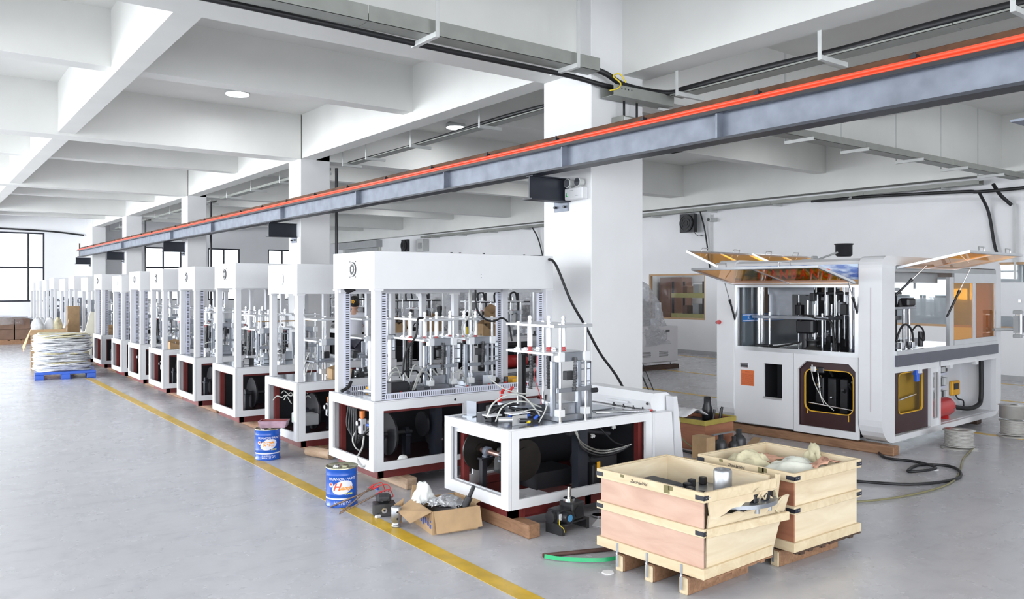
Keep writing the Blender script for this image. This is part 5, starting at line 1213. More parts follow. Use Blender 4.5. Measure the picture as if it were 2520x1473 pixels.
# ---------------- loose things on the floor ----------------
# open cardboard box with flaps
bx = thing('cardboard_box', 'open cardboard box with flaps out, full of bagged parts, left of the front machine', 'cardboard box', (3.06, 5.08, 0), math.radians(-9))
SX, SY, H = .37, .44, .17
b = B(); b.box(0, 0, 0, SX, SY, .006)
for (x0, y0, x1, y1) in ((0, 0, SX, .006), (0, SY - .006, SX, SY), (0, .006, .006, SY - .006), (SX - .006, .006, SX, SY - .006)): b.box(x0, y0, .006, x1, y1, H)
b.obj('box_body', CARD, bx)
def flapq(nm, pts, mat=CARD, th=.005):
    b = B(); b.add(pts, [tuple(range(len(pts)))]); o = b.obj(nm, mat, bx); md = o.modifiers.new('t', 'SOLIDIFY'); md.thickness = th; return o
flapq('flap', [(0.01, -.004, H), (SX + .01, -.004, H), (SX + .02, -.03, .02), (.02, -.035, .015)])
flapq('flap', [(-.004, .01, H), (-.004, SY - .02, H), (-.16, SY - .12, H - .045), (-.15, .06, H - .075)])
flapq('flap', [(.0, SY, H), (.16, SY, H), (.12, SY + .05, H + .08), (.03, SY + .04, H + .09)])
flapq('flap', [(SX, .05, H), (SX, SY, H), (SX + .12, SY - .02, H + .03), (SX + .11, .1, H + .02)])
flapq('flap', [(-.15, SY - .08, .0), (-.08, SY - .02, .0), (-.05, SY + .02, .17), (-.14, SY - .02, .14)])
for k in range(9):
    yy = .02 + .045 * k
    B().box(-.0015, yy, .04 + .01 * (k % 3), 0, yy + .03, .07 + .012 * (k % 4)).box(-.0015, yy + .004, .085, 0, yy + .02, .10 + .01 * (k % 2)).obj('blue_print', INKB, bx)
cloth('foam_wrap', 'white foam wrap heaped at the back of the cardboard box', 0, 0, .16, .16, lambda u, v: .16 + .15 * math.sin(PI * u) ** .7 * math.sin(PI * v) ** .7, FOAM, 14, 14, seed=3, amp=.02, loc=(3.10, 5.36, 0), rz=-.15, cat='foam')
cloth('plastic_bag', 'clear plastic bag with red print holding black rods in the cardboard box', 0, 0, .30, .16, lambda u, v: .15 + .07 * math.sin(PI * u) * math.sin(PI * v) + .03 * (1 - u), FILM, 18, 12, seed=13, amp=.012, loc=(3.12, 5.20, 0), rz=-.25, cat='plastic bag')
for k in range(5): B().cyl((3.20 + .0 * k, 5.22 + .022 * k, .155 + .006 * (k % 2)), (3.40, 5.14 + .022 * k, .15), .009, n=8).obj('black_rod', BLACKP, label='thin black rod in the bag of the cardboard box, %s from the camera' % ('nearest', 'second', 'third', 'fourth', 'fifth')[k], cat='rod', group='black rods in the box')
b = B().rbox(.02, .02, .008, .35, .42, .10, .01).obj('packed_parts', IRON, label='dark packed metal parts filling the bottom of the open cardboard box', cat='machine part', loc=(3.06, 5.08, 0), rz=math.radians(-9))
B().tube(spline([(3.34, 5.10, .13), (3.37, 5.09, .2), (3.39, 5.08, .24), (3.42, 5.07, .31)], 4), .016, 8).cyl((3.35, 5.09, .16), (3.385, 5.08, .23), .028, n=10).obj('air_gun', BLACK, label='black gripped tool standing in the open cardboard box', cat='tool')
for k in range(3):
    r = random.Random(k); B().cyl((3.30 + r.uniform(-.03, .06), 5.12 + r.uniform(-.02, .04), .12), (3.32 + r.uniform(-.03, .06), 5.12 + r.uniform(0, .04), .17), .008, n=8).obj('silver_fitting', CHROME, label='small silver fitting poking out of the open cardboard box, %s' % ('left of its neighbours', 'between two others', 'tallest of three')[k], cat='fitting', group='fittings in the box')
cl = thing('steel_coupling', 'upright drilled steel coupling behind the cardboard box flap', 'coupling', (2.95, 5.42, 0))
B().lathe((0, 0, 0), [(0, 0), (.036, 0), (.036, .02), (.03, .022), (.03, .045), (.038, .05), (.038, .15), (.034, .155), (0, .155)], 22).obj('coupling_body', STL, cl)
for zz in (.07, .12): B().cyl((-.01, -.04, zz), (-.01, -.034, zz), .008, n=10).obj('drilled_hole', BLACKP, cl)
# drilled steel block stack and tongs
db = thing('steel_block', 'drilled grey steel blocks stacked beside the standing paint can', 'steel block', (2.93, 5.74, 0), -.35)
B().rbox(0, 0, 0, .17, .12, .10, .004).obj('lower_block', IRON, db); B().rbox(.02, .02, .10, .14, .10, .17, .02).obj('upper_block', IRON, db)
for (x, zz, rr) in ((.08, .05, .022), (.08, .05, .009), (.03, .03, .008), (.13, .08, .008), (.06, .13, .012), (.115, .13, .008)):
    B().cyl((x, -.004 if rr < .02 else -.002, zz), (x, 0, zz), rr, n=14).obj('drilled_hole', BLACKP if rr < .02 else CHROME, db)
def rod(p, q, lab): B().cyl(p, q, .0065, n=8).cyl(Vector(p).lerp(Vector(q), .72), q, .012, n=8)
tg = thing('lifting_tongs', 'steel rods with red taped ends leaning over the steel blocks and the yellow line', 'tongs', (2.75, 6.0, 0))
STK = M('brown_steel_rod', (.22, .15, .11), .4, .6, .3)
for k, (p, q) in enumerate((((0.02, .20, .012), (.32, -.07, .19)), ((-.01, -.03, .012), (.32, -.12, .155)), ((-.0, -.03, .02), (.29, -.04, .2)))):
    o = B().cyl(p, q, .0065, n=8).obj('steel_rod', STK, tg)
    B().tube(spline([q, Vector(q) + Vector((.03, -.015, .012)), Vector(q) + Vector((.06, -.03, .01)), Vector(q) + Vector((.08, -.04, -.02 - .02 * k)), Vector(q) + Vector((.05, -.06, -.04))], 4), .004, 6).cyl(Vector(p).lerp(Vector(q), .86), q, .009, n=8).obj('red_wire_loop', RED, o)
B().rbox(0, 0, 0, .05, .03, .022, .006).obj('paper_scrap', PAPER, label='small white scrap in front of the drilled steel blocks', cat='scrap', loc=(2.93, 5.70, 0), rz=.2)
B().cyl((0, 0, 0), (0, 0, .02), .012, n=12).cyl((0, 0, .02), (0, 0, .03), .007, n=10).obj('bottle_cap', BLUE, label='tiny blue cap on the floor by the pale timber', cat='cap', loc=(3.36, 6.52, 0))
# round wooden log end near third machine
lg = B(); lg.cyl((0, 0, .055), (.0, .35, .055), .052, n=20).obj('wooden_log', TIMBERP, label='round wooden log end lying beside the third machine', cat='log', loc=(3.56, 7.95, 0), rz=.35)
# gear motor on a stand in front of machine 1
gm = thing('gear_motor', 'black right-angle gear motor with a blue round sticker on a small steel stand', 'gear motor', (3.80, 4.50, 0), .12)
B().box(0, .0, .07, .30, .16, .08).box(0, 0, 0, .01, .16, .07).box(.29, 0, 0, .30, .16, .07).box(0, -.004, 0, .03, 0, .08).box(.27, -.004, 0, .30, 0, .08).obj('steel_stand', IRON, gm)
B().rbox(-.01, .02, .08, .13, .14, .18, .012).cyl((-.04, .08, .13), (-.01, .08, .13), .045, n=18).cyl((.06, -.03, .125), (.06, .02, .125), .045, n=18).obj('motor_body', BLACKP, gm)
gb = B().rbox(.13, .01, .08, .27, .15, .21, .01).obj('gearbox', IRON, gm); B().cyl((.2, .005, .14), (.2, .012, .14), .045, n=22).obj('gearbox_cover', BLACKP, gb)
B().cyl((.17, .08, .21), (.17, .08, .235), .045, n=20).cyl((.17, .08, .235), (.17, .08, .32), .016, n=14).obj('output_shaft', CHROME, gm)
B().cyl((.06, -.032, .125), (.06, -.0305, .125), .026, n=20).obj('blue_sticker', M('sky_blue_sticker', (.1, .4, .75), .4), gm)
B().box(-.005, .015, .11, .018, .02, .155).obj('white_label', PAPER, gm)
hose('yellow_wire', None, [(-.01, .01, .12), (-.03, -.01, .09), (-.0, -.02, .06), (.01, -.02, .03)], .003, YELP, None, gm)
B().cyl((0, 0, .012), (0, 0, .022), .05, n=20).cyl((0, 0, 0), (0, 0, .012), .02, n=12).obj('steel_disc', CHROME, label='small steel disc on the floor behind the gear motor', cat='disc', loc=(4.35, 4.70, 0))
b = B(); b.add([(0, 0, 0), (.3, -.05, 0), (.34, .18, 0), (.1, .24, 0), (-.05, .14, 0)], [(0, 1, 2, 3, 4)])
o = b.obj('paper_sheet', PAPER, label='white paper sheet on the floor left of the front crate', cat='paper', loc=(4.20, 4.42, .004)); md = o.modifiers.new('t', 'SOLIDIFY'); md.thickness = .003

# open box with yellow rim behind the console
pb = thing('plywood_box', 'red brown plywood box with yellow rim holding black tools, behind the console', 'box', (7.00, 5.86, 0), math.radians(4))
b = B()
for (x0, y0, x1, y1) in ((0, 0, .54, .012), (0, .548, .54, .56), (0, .012, .012, .548), (.528, .012, .54, .548)): b.box(x0, y0, 0, x1, y1, .33)
b.box(0, 0, 0, .54, .56, .02).obj('box_body', REDPLY, pb)
YR = M('yellow_rim', (.42, .33, .07), .6, var=.2)
for (x0, y0, x1, y1) in ((-.025, -.025, .565, 0), (-.025, .56, .565, .585), (-.025, 0, 0, .56), (.54, 0, .565, .56)): B().rbox(x0, y0, .29, x1, y1, .345, .004).obj('yellow_rim_batten', YR, pb)
B().box(.02, .02, .2, .52, .54, .28).obj('tool_fill', DARKST, label='dark tools filling the plywood box with yellow rim', cat='tools', loc=(7.0, 5.86, 0), rz=math.radians(4))
B().lathe((0, 0, 0), [(0, 0), (.06, 0), (.06, .14), (.04, .2), (.04, .28), (0, .28)], 16).obj('black_spindle', BLACKP, label='tall black spindle head standing in the plywood box', cat='machine part', loc=(7.33, 6.1, .28))
for k, (x, y) in enumerate(((7.42, 6.0), (7.5, 6.05), (7.28, 5.98))): B().cyl((x, y, .28), (x + .03, y, .43), .014, n=8).obj('black_tool', BLACKP, label='black tool handle sticking up in the plywood box, %s' % ('middle one', 'rightmost', 'leftmost')[k], cat='tool', group='tool handles in the plywood box')
cloth('paper_sheet', 'crumpled white sheet draped over the left rim of the plywood box', 0, 0, .34, .3, lambda u, v: .37 + .07 * math.sin(PI * u), PAPER, 12, 8, seed=8, amp=.01, loc=(6.92, 6.05, 0), cat='paper')
for k, (x, y, s) in enumerate(((7.02, 5.66, .9), (7.19, 5.62, .75), (7.33, 5.66, 1.0))):
    B().lathe((0, 0, 0), [(0, 0), (.06 * s, 0), (.075 * s, .05 * s), (.075 * s, .14 * s), (.05 * s, .18 * s), (.03 * s, .19 * s), (.03 * s, .25 * s), (0, .25 * s)], 20).obj('black_tool_holder', IRON, label='black turned tool holder in front of the plywood box, %s of three' % ('leftmost', 'middle', 'right')[k], cat='machine part', loc=(x, y, 0))
B().box(0, 0, 0, .36, .03, .012).obj('steel_strip', GALV, label='thin steel strip resting on the small tool holders', cat='steel strip', loc=(6.88, 5.64, .226))
B().rbox(0, 0, 0, .14, .2, .24, .004).obj('cardboard_block', CARD, label='brown cardboard carton just right of the console', cat='carton', loc=(6.66, 5.55, 0))
B().rbox(0, 0, 0, .25, .2, .22, .004).obj('cardboard_block', CARD, label='cardboard carton behind the plywood box', cat='carton', loc=(7.25, 6.95, 0))
b = B()
for k in range(2): b.cyl((.03 * k, .02 * k, 0), (.03 * k + .01, 0, .42), .007, n=8)
b.obj('steel_stakes', CHROME, label='pair of thin steel rods standing behind the console', cat='rods', loc=(6.95, 6.25, 0))
hose('yellow_hose', 'yellowish hose lying from the plywood box to the rear crate', [(7.3, 7.0, .01), (7.8, 6.9, .01), (7.75, 6.5, .02), (6.88, 6.3, .3), (6.76, 5.9, .12), (6.7, 5.5, .02), (6.35, 4.9, .012), (6.0, 4.3, .012), (6.4, 3.7, .012), (7.6, 3.55, .012), (8.9, 4.0, .012), (9.7, 4.25, .012), (9.95, 4.6, .012)], .009, M('olive_hose', (.22, .20, .10), .5))
hose('black_cable', 'thick black cable winding on the floor past the rear crate to the large machine', [(6.8, 6.0, .02), (6.75, 5.4, .016), (6.5, 4.9, .016), (6.9, 4.3, .016), (7.3, 3.75, .016), (7.9, 3.6, .016), (8.35, 3.85, .016), (8.2, 4.1, .016), (7.8, 4.02, .016), (8.1, 3.9, .03), (8.3, 4.2, .016), (8.25, 4.5, .016), (8.7, 4.85, .016)], .014, BLACK)
hose('black_cable', 'black cable hanging from the big column to the floor by the plywood box', [(6.82, 6.8, 1.25), (6.9, 6.78, .9), (6.98, 6.6, .5), (7.05, 6.45, .37)], .009, BLACK)
hose('black_cable', 'thin black cable hanging beside the wrapped machine towards the console', [(6.84, 7.0, 1.72), (6.88, 6.95, 1.5), (6.95, 6.8, 1.0), (6.98, 6.55, .5), (6.95, 6.35, .02)], .006, BLACK)

def spool(x, y, lab, s=1.0, two=False):
    t = thing('tubing_spool', lab, 'spool', (x, y, 0))
    SP = CLR
    B().lathe((0, 0, 0), [(0, 0), (.19 * s, 0), (.19 * s, .01), (.05, .01)], 36).lathe((0, 0, .03), [(0.05, 0), (.155 * s, 0), (.16 * s, .008), (.05, .008)], 36).obj('lower_flange', SP, t)
    B().lathe((0, 0, .2 * s), [(.05, 0), (.165 * s, 0), (.165 * s, .01), (.04, .01), (.04, 0)], 36).obj('upper_flange', SP, t)
    b = B()
    for k in range(11): b.lathe((0, 0, .045 + .014 * k * s), [(.14 * s, 0), (.15 * s, .006), (.14 * s, .013)], 32)
    b.obj('coiled_tubing', SP, t, label='coiled clear tubing')
CLR = M('clear_tubing', (.60, .58, .55), .15, trans=.3)
spool(9.46, 4.30, 'spool of clear tubing on the floor in front of the large machine')
spool(10.75, 4.25, 'stacked clear tubing spool cut by the right edge of the picture', .95)
B().lathe((0, 0, .215), [(.04, 0), (.15, .01), (.15, .16), (.17, .165), (.04, .17)], 30).obj('tubing_coil', CLR, label='upper coil of tubing on the spool at the right edge', cat='coil', loc=(10.75, 4.25, 0))
B().box(0, 0, 0, .5, .1, .012).box(.02, -.3, 0, .12, 0, .01).obj('scrap_board', CARD, label='thin board scrap on the floor by the long timber', cat='board', loc=(7.75, 5.75, 0), rz=.5)
B().cyl((0, 0, 0), (0, 0, .006), .05, n=14).obj('paper_scrap', PAPER, label='white scrap on the floor between the rear crate and the spool', cat='scrap', loc=(8.15, 3.95, 0))
B().cyl((0, 0, 0), (0, 0, .006), .04, n=7).obj('paper_scrap', PAPER, label='white scrap on the floor in front of the green strap', cat='scrap', loc=(3.55, 3.75, 0))

# ---------------- film wrapped machines ----------------
def film_shell(b, cx, cy, rings, seed, n=72):
    if rings[-1][0] > 1.2:
        rr = []
        for (z0, a0, b0), (z1, a1, b1) in zip(rings, rings[1:]):
            for k in range(5): u = k / 5; rr.append((z0 + (z1 - z0) * u, a0 + (a1 - a0) * u, b0 + (b1 - b0) * u))
        rings = rr + [rings[-1]]
    r = random.Random(seed); ph = [(r.randint(3, 13), r.uniform(0, 6), r.uniform(2, 9)) for _ in range(7)]
    V = []
    for j, (zz, hx, hy) in enumerate(rings):
        for i in range(n):
            a = 2 * PI * i / n; c, s = math.cos(a), math.sin(a)
            q = (abs(c) ** 3 + abs(s) ** 3) ** (-1 / 3)
            m = 1 + .035 * sum(math.sin(k * a + p + w_ * zz) for k, p, w_ in ph) / 2.2 + .17 * (mnoise.turbulence(Vector((2.4 * c + seed, 2.4 * s, zz * 3.0)), 5, True) - .5)
            V.append((cx + hx * c * q * m, cy + hy * s * q * m, zz + .02 * math.sin(5 * a + seed)))
    k = len(rings)
    b.add(V, [(j * n + i, j * n + (i + 1) % n, (j + 1) * n + (i + 1) % n, (j + 1) * n + i) for j in range(k - 1) for i in range(n)], rings[-1][0] < 1.2)
    b.add([(cx, cy, rings[-1][0] + .03)] + V[-n:], [(0, i + 1, (i + 1) % n + 1) for i in range(n)], True)
def wrapped(x, y, lab, sx=1.45, sy=1.6, top=1.95, seed=0):
    t = thing('wrapped_machine', lab, 'machine', (x, y, 0))
    B().rbox(0, 0, .16, sx, sy, .95, .02).obj('base_cabinet', WHITE2, t)
    for k in range(2):
        b = B()
        for j in range(5):
            for i in range(9): b.cb(.02 + .1 + .55 * k + sx * .12 + i * .032 + (.01 if j % 2 else 0), -.001, .30 + j * .025, .022, .004, .01)
        v = b.obj('vent_grille', BLACKP, t)
    B().cb(sx - .35, -.003, .85, .12, .01, .04).obj('display', BLACKP, t)
    for q in (0, sy - .15): B().box(.0, q, 0, sx + .02, q + .13, .1).obj('dark_skid', DARKWOOD, t)
    for (px, py) in ((.08, .08), (sx - .14, .08), (.08, sy - .14), (sx - .14, sy - .14)): B().cyl((px, py, .1), (px, py, .17), .03, n=10).obj('levelling_foot', CHROME, t)
    r = random.Random(seed)
    for k in range(7):
        px, py = r.uniform(.15, sx - .3), r.uniform(.15, sy - .3)
        B().rbox(px, py, .95, px + r.uniform(.05, .25), py + .15, .95 + r.uniform(.2, top - 1.15), .01).obj('inner_mechanism', r.choice([GREYP, IRON, ALU, WHITE2, DARKST]), t)
    b = B(); film_shell(b, sx * .47, sy / 2, [(.55, sx * .53, sy * .53), (.8, sx * .54, sy * .54), (1.0, sx * .5, sy * .5), (1.3, sx * .43, sy * .44), (1.6, sx * .3, sy * .4), (top - .1, sx * .16, sy * .3), (top, sx * .1, sy * .2)], seed)
    b.obj('plastic_film', FILM, t, label='clear crinkled plastic film')
wrapped(12.40, 12.35, 'film wrapped white machine with two vent grilles right of the big column', seed=1)
wrapped(11.6, 15.3, 'film wrapped machine deep behind the nearest cabinet machine, first behind the vented one', sx=2.2, top=2.0, seed=2)
wrapped(11.0, 18.2, 'film wrapped machine second behind the vented one', sx=2.4, top=2.0, seed=3)
wrapped(10.6, 21.2, 'film wrapped machine third behind the vented one', sx=2.4, top=2.1, seed=4)
wrapped(10.4, 24.5, 'film wrapped machine farthest behind the row', sx=2.4, top=2.1, seed=5)

# second row of open machines beyond the column line
def open_machine(x, y, lab, L=2.0, seed=0, tank=False):
    t = thing('open_machine', lab, 'machine', (x, y, 0)); W, zt = .95, .80
    b = B(); frame_panel(b, 'x', 0, .022, 0, W, .12, zt, .08); b.obj('end_frame_panel', WHITE, t)
    b = B(); frame_panel(b, 'y', 0, .022, .024, L, .12, zt, .07, .07, L / 2); b.obj('front_frame_panel', WHITE, t)
    B().rbox(0, 0, zt, L, W, zt + .02, .004).obj('table_top', WHITE2, t)
    B().box(.1, W - .08, .14, L - .1, W - .06, .74).box(.1, .1, .1, L - .1, W - .1, .13).obj('back_panel', BLACKP, t)
    B().rbox(.2, .3, .14, .7, .7, .5, .01).obj('drive_unit', BLACKP, t); B().rbox(1.2, .3, .14, 1.5, .7, .6, .01).obj('drive_unit', BLACKP, t)
    for px in (.05, L - .15):
        for py in (.05, W - .15): B().box(px, py, 0, px + .08, py + .08, .13).obj('foot', MAROON, t)
    for (px, py) in ((.1, .3), (.1, .75), (L - .15, .3), (L - .15, .75)): B().box(px, py, zt + .02, px + .04, py + .04, 1.75).obj('post', ALU, t)
    B().box(.1, .3, 1.71, L - .11, .34, 1.75).box(.1, .75, 1.71, L - .11, .79, 1.75).obj('top_beam', ALU, t)
    press_unit(t, .35, .3, zt + .02, .95, True, False); press_unit(t, 1.1, .3, zt + .02, .95, True, False)
    clutter(t, .15, L - .3, .1, .7, zt + .02, 14, seed); hoses(t, .8, .3, zt + .05, 3, seed, BLACK, .012)
    B().box(.3, .3, 1.5, 1.6, .34, 1.53).cyl((.5, .32, 1.2), (.5, .32, 1.7), .02, n=10).cyl((1.3, .32, 1.3), (1.3, .32, 1.7), .025, n=10).obj('upper_slide', BLACKP, t)
    for k in range(3): hose('cable_loop', None, [(.3 + .4 * k, .3, 1.53), (.3 + .4 * k, .3, 1.68), (.42 + .4 * k, .3, 1.7), (.46 + .4 * k, .3, 1.55)], .02, BLACK, None, t, 4)
    if tank:
        o = B().cyl((.9, .25, .32), (1.4, .25, .32), .13, n=22).cyl((1.4, .25, .32), (1.45, .25, .32), .13, .08, 22).obj('red_air_tank', RED, t, label='red air tank')
    return t
open_machine(8.7, 12.9, 'open white framed machine with a red tank beyond the nearest cabinet machine', 2.2, 11, True)
open_machine(8.2, 15.6, 'second open white framed machine beyond the columns', 2.1, 12)
open_machine(8.2, 18.0, 'third open white framed machine beyond the columns', 2.0, 13)
open_machine(8.2, 21.0, 'fourth open white framed machine beyond the columns', 2.0, 14)
for k, (x, y, z, sx, sy, sz) in enumerate(((8.95, 12.95, .82, .32, .22, .28), (9.1, 13.1, 1.1, .3, .03, .3), (8.4, 15.7, .82, .4, .3, .3), (9.4, 15.7, .82, .3, .3, .35), (8.5, 18.1, .82, .3, .3, .3))):
    crumple_box(x, y, z, sx, sy, sz, ('open cardboard carton on the open machine with a red tank', 'upright cardboard flap above the carton on the machine with a red tank', 'cardboard carton on the second open machine, left', 'cardboard carton on the second open machine, right', 'cardboard carton on the third open machine')[k])
B().lathe((0, 0, 0), [(0, 0), (.04, 0), (.045, .02), (.045, .16), (.02, .2), (.02, .22), (0, .22)], 16).obj('yellow_bottle', YELP, label='yellow bottle on the open machine with a red tank', cat='bottle', loc=(8.8, 13.3, .82))

# ---------------- far left goods ----------------
pl = thing('plastic_pallet', 'blue plastic pallet under the round stack of folded white bags', 'pallet', (1.97, 18.15, 0), -.12)
B().rbox(0, 0, .10, 1.06, 1.0, .15, .008).obj('deck', BLUE, pl)
for x in (0, .45, .9):
    for y in (0, .42, .84): B().rbox(x, y, 0, x + .16, y + .16, .10, .006).obj('pallet_foot', BLUE, pl)
for x in (0, .45, .9): B().box(x, 0, 0, x + .16, 1.0, .018).obj('bottom_runner', BLUE, pl)
bs = thing('bag_stack', 'round stack of flattened white printed bags on the blue pallet', 'bag stack', (2.50, 18.62, .15))
TINT = [BAGW, BAGW, M('white_bag_grey', (.52, .53, .57), .6, var=.3, scale=15), BAGW, M('white_bag_blue', (.60, .63, .75), .6, var=.3, scale=18), M('bag_print', (.66, .60, .40), .6, var=.3, scale=20), BAGW, M('white_bag_light', (.82, .82, .84), .5, var=.1, scale=10)]
for k in range(30):
    r = random.Random(900 + k); b = B(); n = 26; R = .5 + r.uniform(-.02, .03); ph = [(r.randint(3, 11), r.uniform(0, 6)) for _ in range(4)]
    hh = .72 / 30; V = []
    for (s, zz) in ((.9, 0), (1.0, .25), (1.02, .6), (.93, 1.0)):
        for i in range(n):
            a = 2 * PI * i / n; m = 1 + .03 * sum(math.sin(q * a + p) for q, p in ph)
            c_, s_ = math.cos(a), math.sin(a); q = (abs(c_) ** 3 + abs(s_) ** 3) ** (-1 / 3)
            V.append((R * s * m * c_ * q * .95, R * s * m * s_ * q * .9, (zz * hh * 1.5) + .018 * math.sin(ph[0][0] * a / 2 + k)))
    b.add(V, [(j * n + i, j * n + (i + 1) % n, (j + 1) * n + (i + 1) % n, (j + 1) * n + i) for j in range(3) for i in range(n)], True)
    b.add(V[-n:], [tuple(range(n))]); b.add(V[:n], [tuple(range(n - 1, -1, -1))])
    b.obj('folded_bag', TINT[r.randrange(len(TINT))], bs, (0, 0, k * hh), r.uniform(-.1, .1))
pw = thing('wooden_pallet', 'wooden pallet under the brown cartons at the far left', 'pallet', (.9, 30.2, 0))
for k in range(7): B().box(k * .34, 0, .12, k * .34 + .28, 2.2, .145).obj('deck_board', TIMBER, pw)
for y in (0, 1.0, 2.05): B().box(0, y, 0, 2.35, y + .1, .12).obj('stringer', TIMBER, pw)
for j in range(2):
    for k in range(5):
        for q in range(2):
            B().rbox(0, 0, 0, .42, .9, .33, .01).obj('brown_carton', CARDD, label='brown carton of the far stack, %s layer, %s, %s row' % (('bottom', 'top')[j], ('leftmost', 'second from the left', 'middle', 'second from the right', 'rightmost')[k], ('front', 'back')[q]), cat='carton', loc=(.95 + .45 * k, 30.3 + q * 1.0, .147 + j * .335), group='brown cartons on the far pallet')
b = B(); film_shell(b, 2.08, 31.2, [(.62, 1.2, 1.1), (.75, 1.19, 1.09), (.84, 1.15, 1.05), (.88, .6, .6)], 7); b.obj('carton_film', FILMT, label='clear film over the brown carton stack at the far left', cat='plastic film')
b = B(); film_shell(b, 0, 0, [(0, .5, .4), (.1, .52, .42), (.2, .3, .2)], 9, 20); b.obj('white_sack', BAGW, label='white sack lying on top of the far carton stack', cat='sack', loc=(1.4, 31.0, .87))
# big open cardboard box and debris between stack and row
gb = thing('large_carton', 'large open cardboard carton behind the bag stack', 'carton', (2.15, 20.5, 0), -.1)
b = B()
for (x0, y0, x1, y1) in ((0, 0, .68, .015), (0, .585, .68, .6), (0, .015, .015, .585), (.665, .015, .68, .585)): b.box(x0, y0, 0, x1, y1, .88)
b.obj('carton_body', CARD, gb)
for pts in (([(0, 0, .88), (.68, 0, .88), (.7, -.08, .74), (-.02, -.08, .76)]), ([(0, 0, .88), (0, .6, .88), (-.16, .5, .5), (-.14, .05, .4)]), ([(.68, .05, .88), (.68, .4, .88), (.76, .4, 1.12), (.74, .1, 1.05)])):
    b = B(); b.add(pts, [(0, 1, 2, 3)]); o = b.obj('carton_flap', CARD, gb); md = o.modifiers.new('t', 'SOLIDIFY'); md.thickness = .01
b = B(); b.T = Matrix.Rotation(.25, 4, 'Y'); b.rbox(0, 0, 0, .24, .02, 1.32, .004); b.obj('white_board', M('cream_board', (.78, .74, .62), .6), label='cream board leaning behind the bag stack', cat='board', loc=(2.95, 20.2, .0))
B().rbox(0, 0, 0, .28, .04, 1.38, .01).obj('cardboard_sheet', CARD, label='cardboard sheet standing behind the leaning cream board', cat='cardboard', loc=(2.96, 21.25, .0), rz=.2)
for k, (x, y, z, s) in enumerate(((2.3, 20.7, .9, .22), (2.55, 20.8, .9, .2), (2.4, 20.95, .9, .18), (2.7, 20.7, .9, .16))):
    b = B(); film_shell(b, 0, 0, [(-.1, s * .5, s * .5), (.06, s * .6, s * .5), (.16, s * .4, s * .3), (.22, s * .2, s * .2)], 20 + k, 16); b.obj('scrap_bag', [BAGW, PAPER, BAGW, CLOTH][k], label='white bag of scrap piled in the large far carton, %s' % ('leftmost', 'middle', 'rearmost', 'right')[k], cat='bag', loc=(x, y, z))
# far drill press by the window
dp = thing('drill_press', 'small dark drill press standing in front of the far left window', 'drill press', (4.05, 34.0, 0))
B().rbox(-.25, -.2, 0, .25, .25, .8, .01).obj('pedestal', GREYP, dp); B().rbox(-.3, -.2, .8, .5, .3, .86, .01).cyl((0, 0, .86), (0, 0, 1.75), .04, n=12).obj('drill_column', IRON, dp)
B().rbox(-.1, -.1, 1.5, .15, .12, 1.75, .02).cyl((0, -.05, 1.75), (0, -.05, 1.95), .05, n=12).cyl((0, -.05, 1.25), (0, -.05, 1.5), .03, n=10).rbox(-.05, 0, 1.1, .5, .06, 1.16, .01).obj('drill_head', DARKST, dp)

# ---------------- office shelf behind the window ----------------
st = thing('storage_rack', 'yellow and black storage rack seen through the right wall window', 'rack', (19.0, 14.75, 0))
for (x, y) in ((0, 0), (0, 1.2), (0, 2.4), (.5, 0), (.5, 1.2), (.5, 2.4)): B().box(x, y, 0, x + .05, y + .05, 2.0).obj('rack_post', DARKST, st)
for zz in (.45, 1.0, 1.62): B().box(-.02, 0, zz, .55, 2.45, zz + .02).box(-.03, 0, zz - .12, -.0, 2.45, zz + .02).obj('shelf', M('shelf_yellow%d' % int(zz * 10), (.55, .50, .2), .5), st)
for k in range(16):
    r = random.Random(k); zz = (.47, 1.02, 1.64)[k % 3]; s_ = r.uniform(.2, .38)
    B().rbox(0, 0, 0, .3, s_ * .8, s_, .01).obj('stored_box', r.choice([CARD, CARDD, CARD, GREYP]), label='%s on the %s shelf of the window rack, place %s from the right' % (('small stored box', 'bigger stored box')[s_ > .3], ('bottom', 'middle', 'top')[k % 3], ('one', 'two', 'three', 'four', 'five', 'six')[k // 3]), cat='box', loc=(19.05, 14.83 + (k // 3) * .45, zz), group='boxes on the office rack')
cb = thing('wardrobe', 'brown wooden cupboard seen through the left part of the right wall window', 'cupboard', (20.2, 17.85, 0))
for k in range(2): B().rbox(.0, k * .5, 0, .5, k * .5 + .49, 2.15, .01).obj('cupboard_door', M('cupboard_brown%d' % k, (.22, .11, .07), .5), cb)

# ---------------- worker ----------------
def skin_figure(name, verts, edges, radii, mat, parent=None, loc=(0, 0, 0), rz=0, sub=2, **kw):
    me = bpy.data.meshes.new(name); me.from_pydata(verts, edges, []); me.materials.append(mat)
    o = place(name, me, parent, loc, rz, **kw)
    o.modifiers.new('skin', 'SKIN')
    me.skin_vertices[0].data[0].use_root = True
    for i, rr in enumerate(radii): me.skin_vertices[0].data[i].radius = rr if isinstance(rr, tuple) else (rr, rr)
    s = o.modifiers.new('sub', 'SUBSURF'); s.levels = sub; s.render_levels = sub; s2 = o
    for p in me.polygons: p.use_smooth = True
    o.modifiers['skin'].use_smooth_shade = True
    return o
wk = thing('person', 'worker in a grey white T-shirt with tied up black hair, seen from behind', 'person', (6.32, 13.15, 0), math.radians(-35))
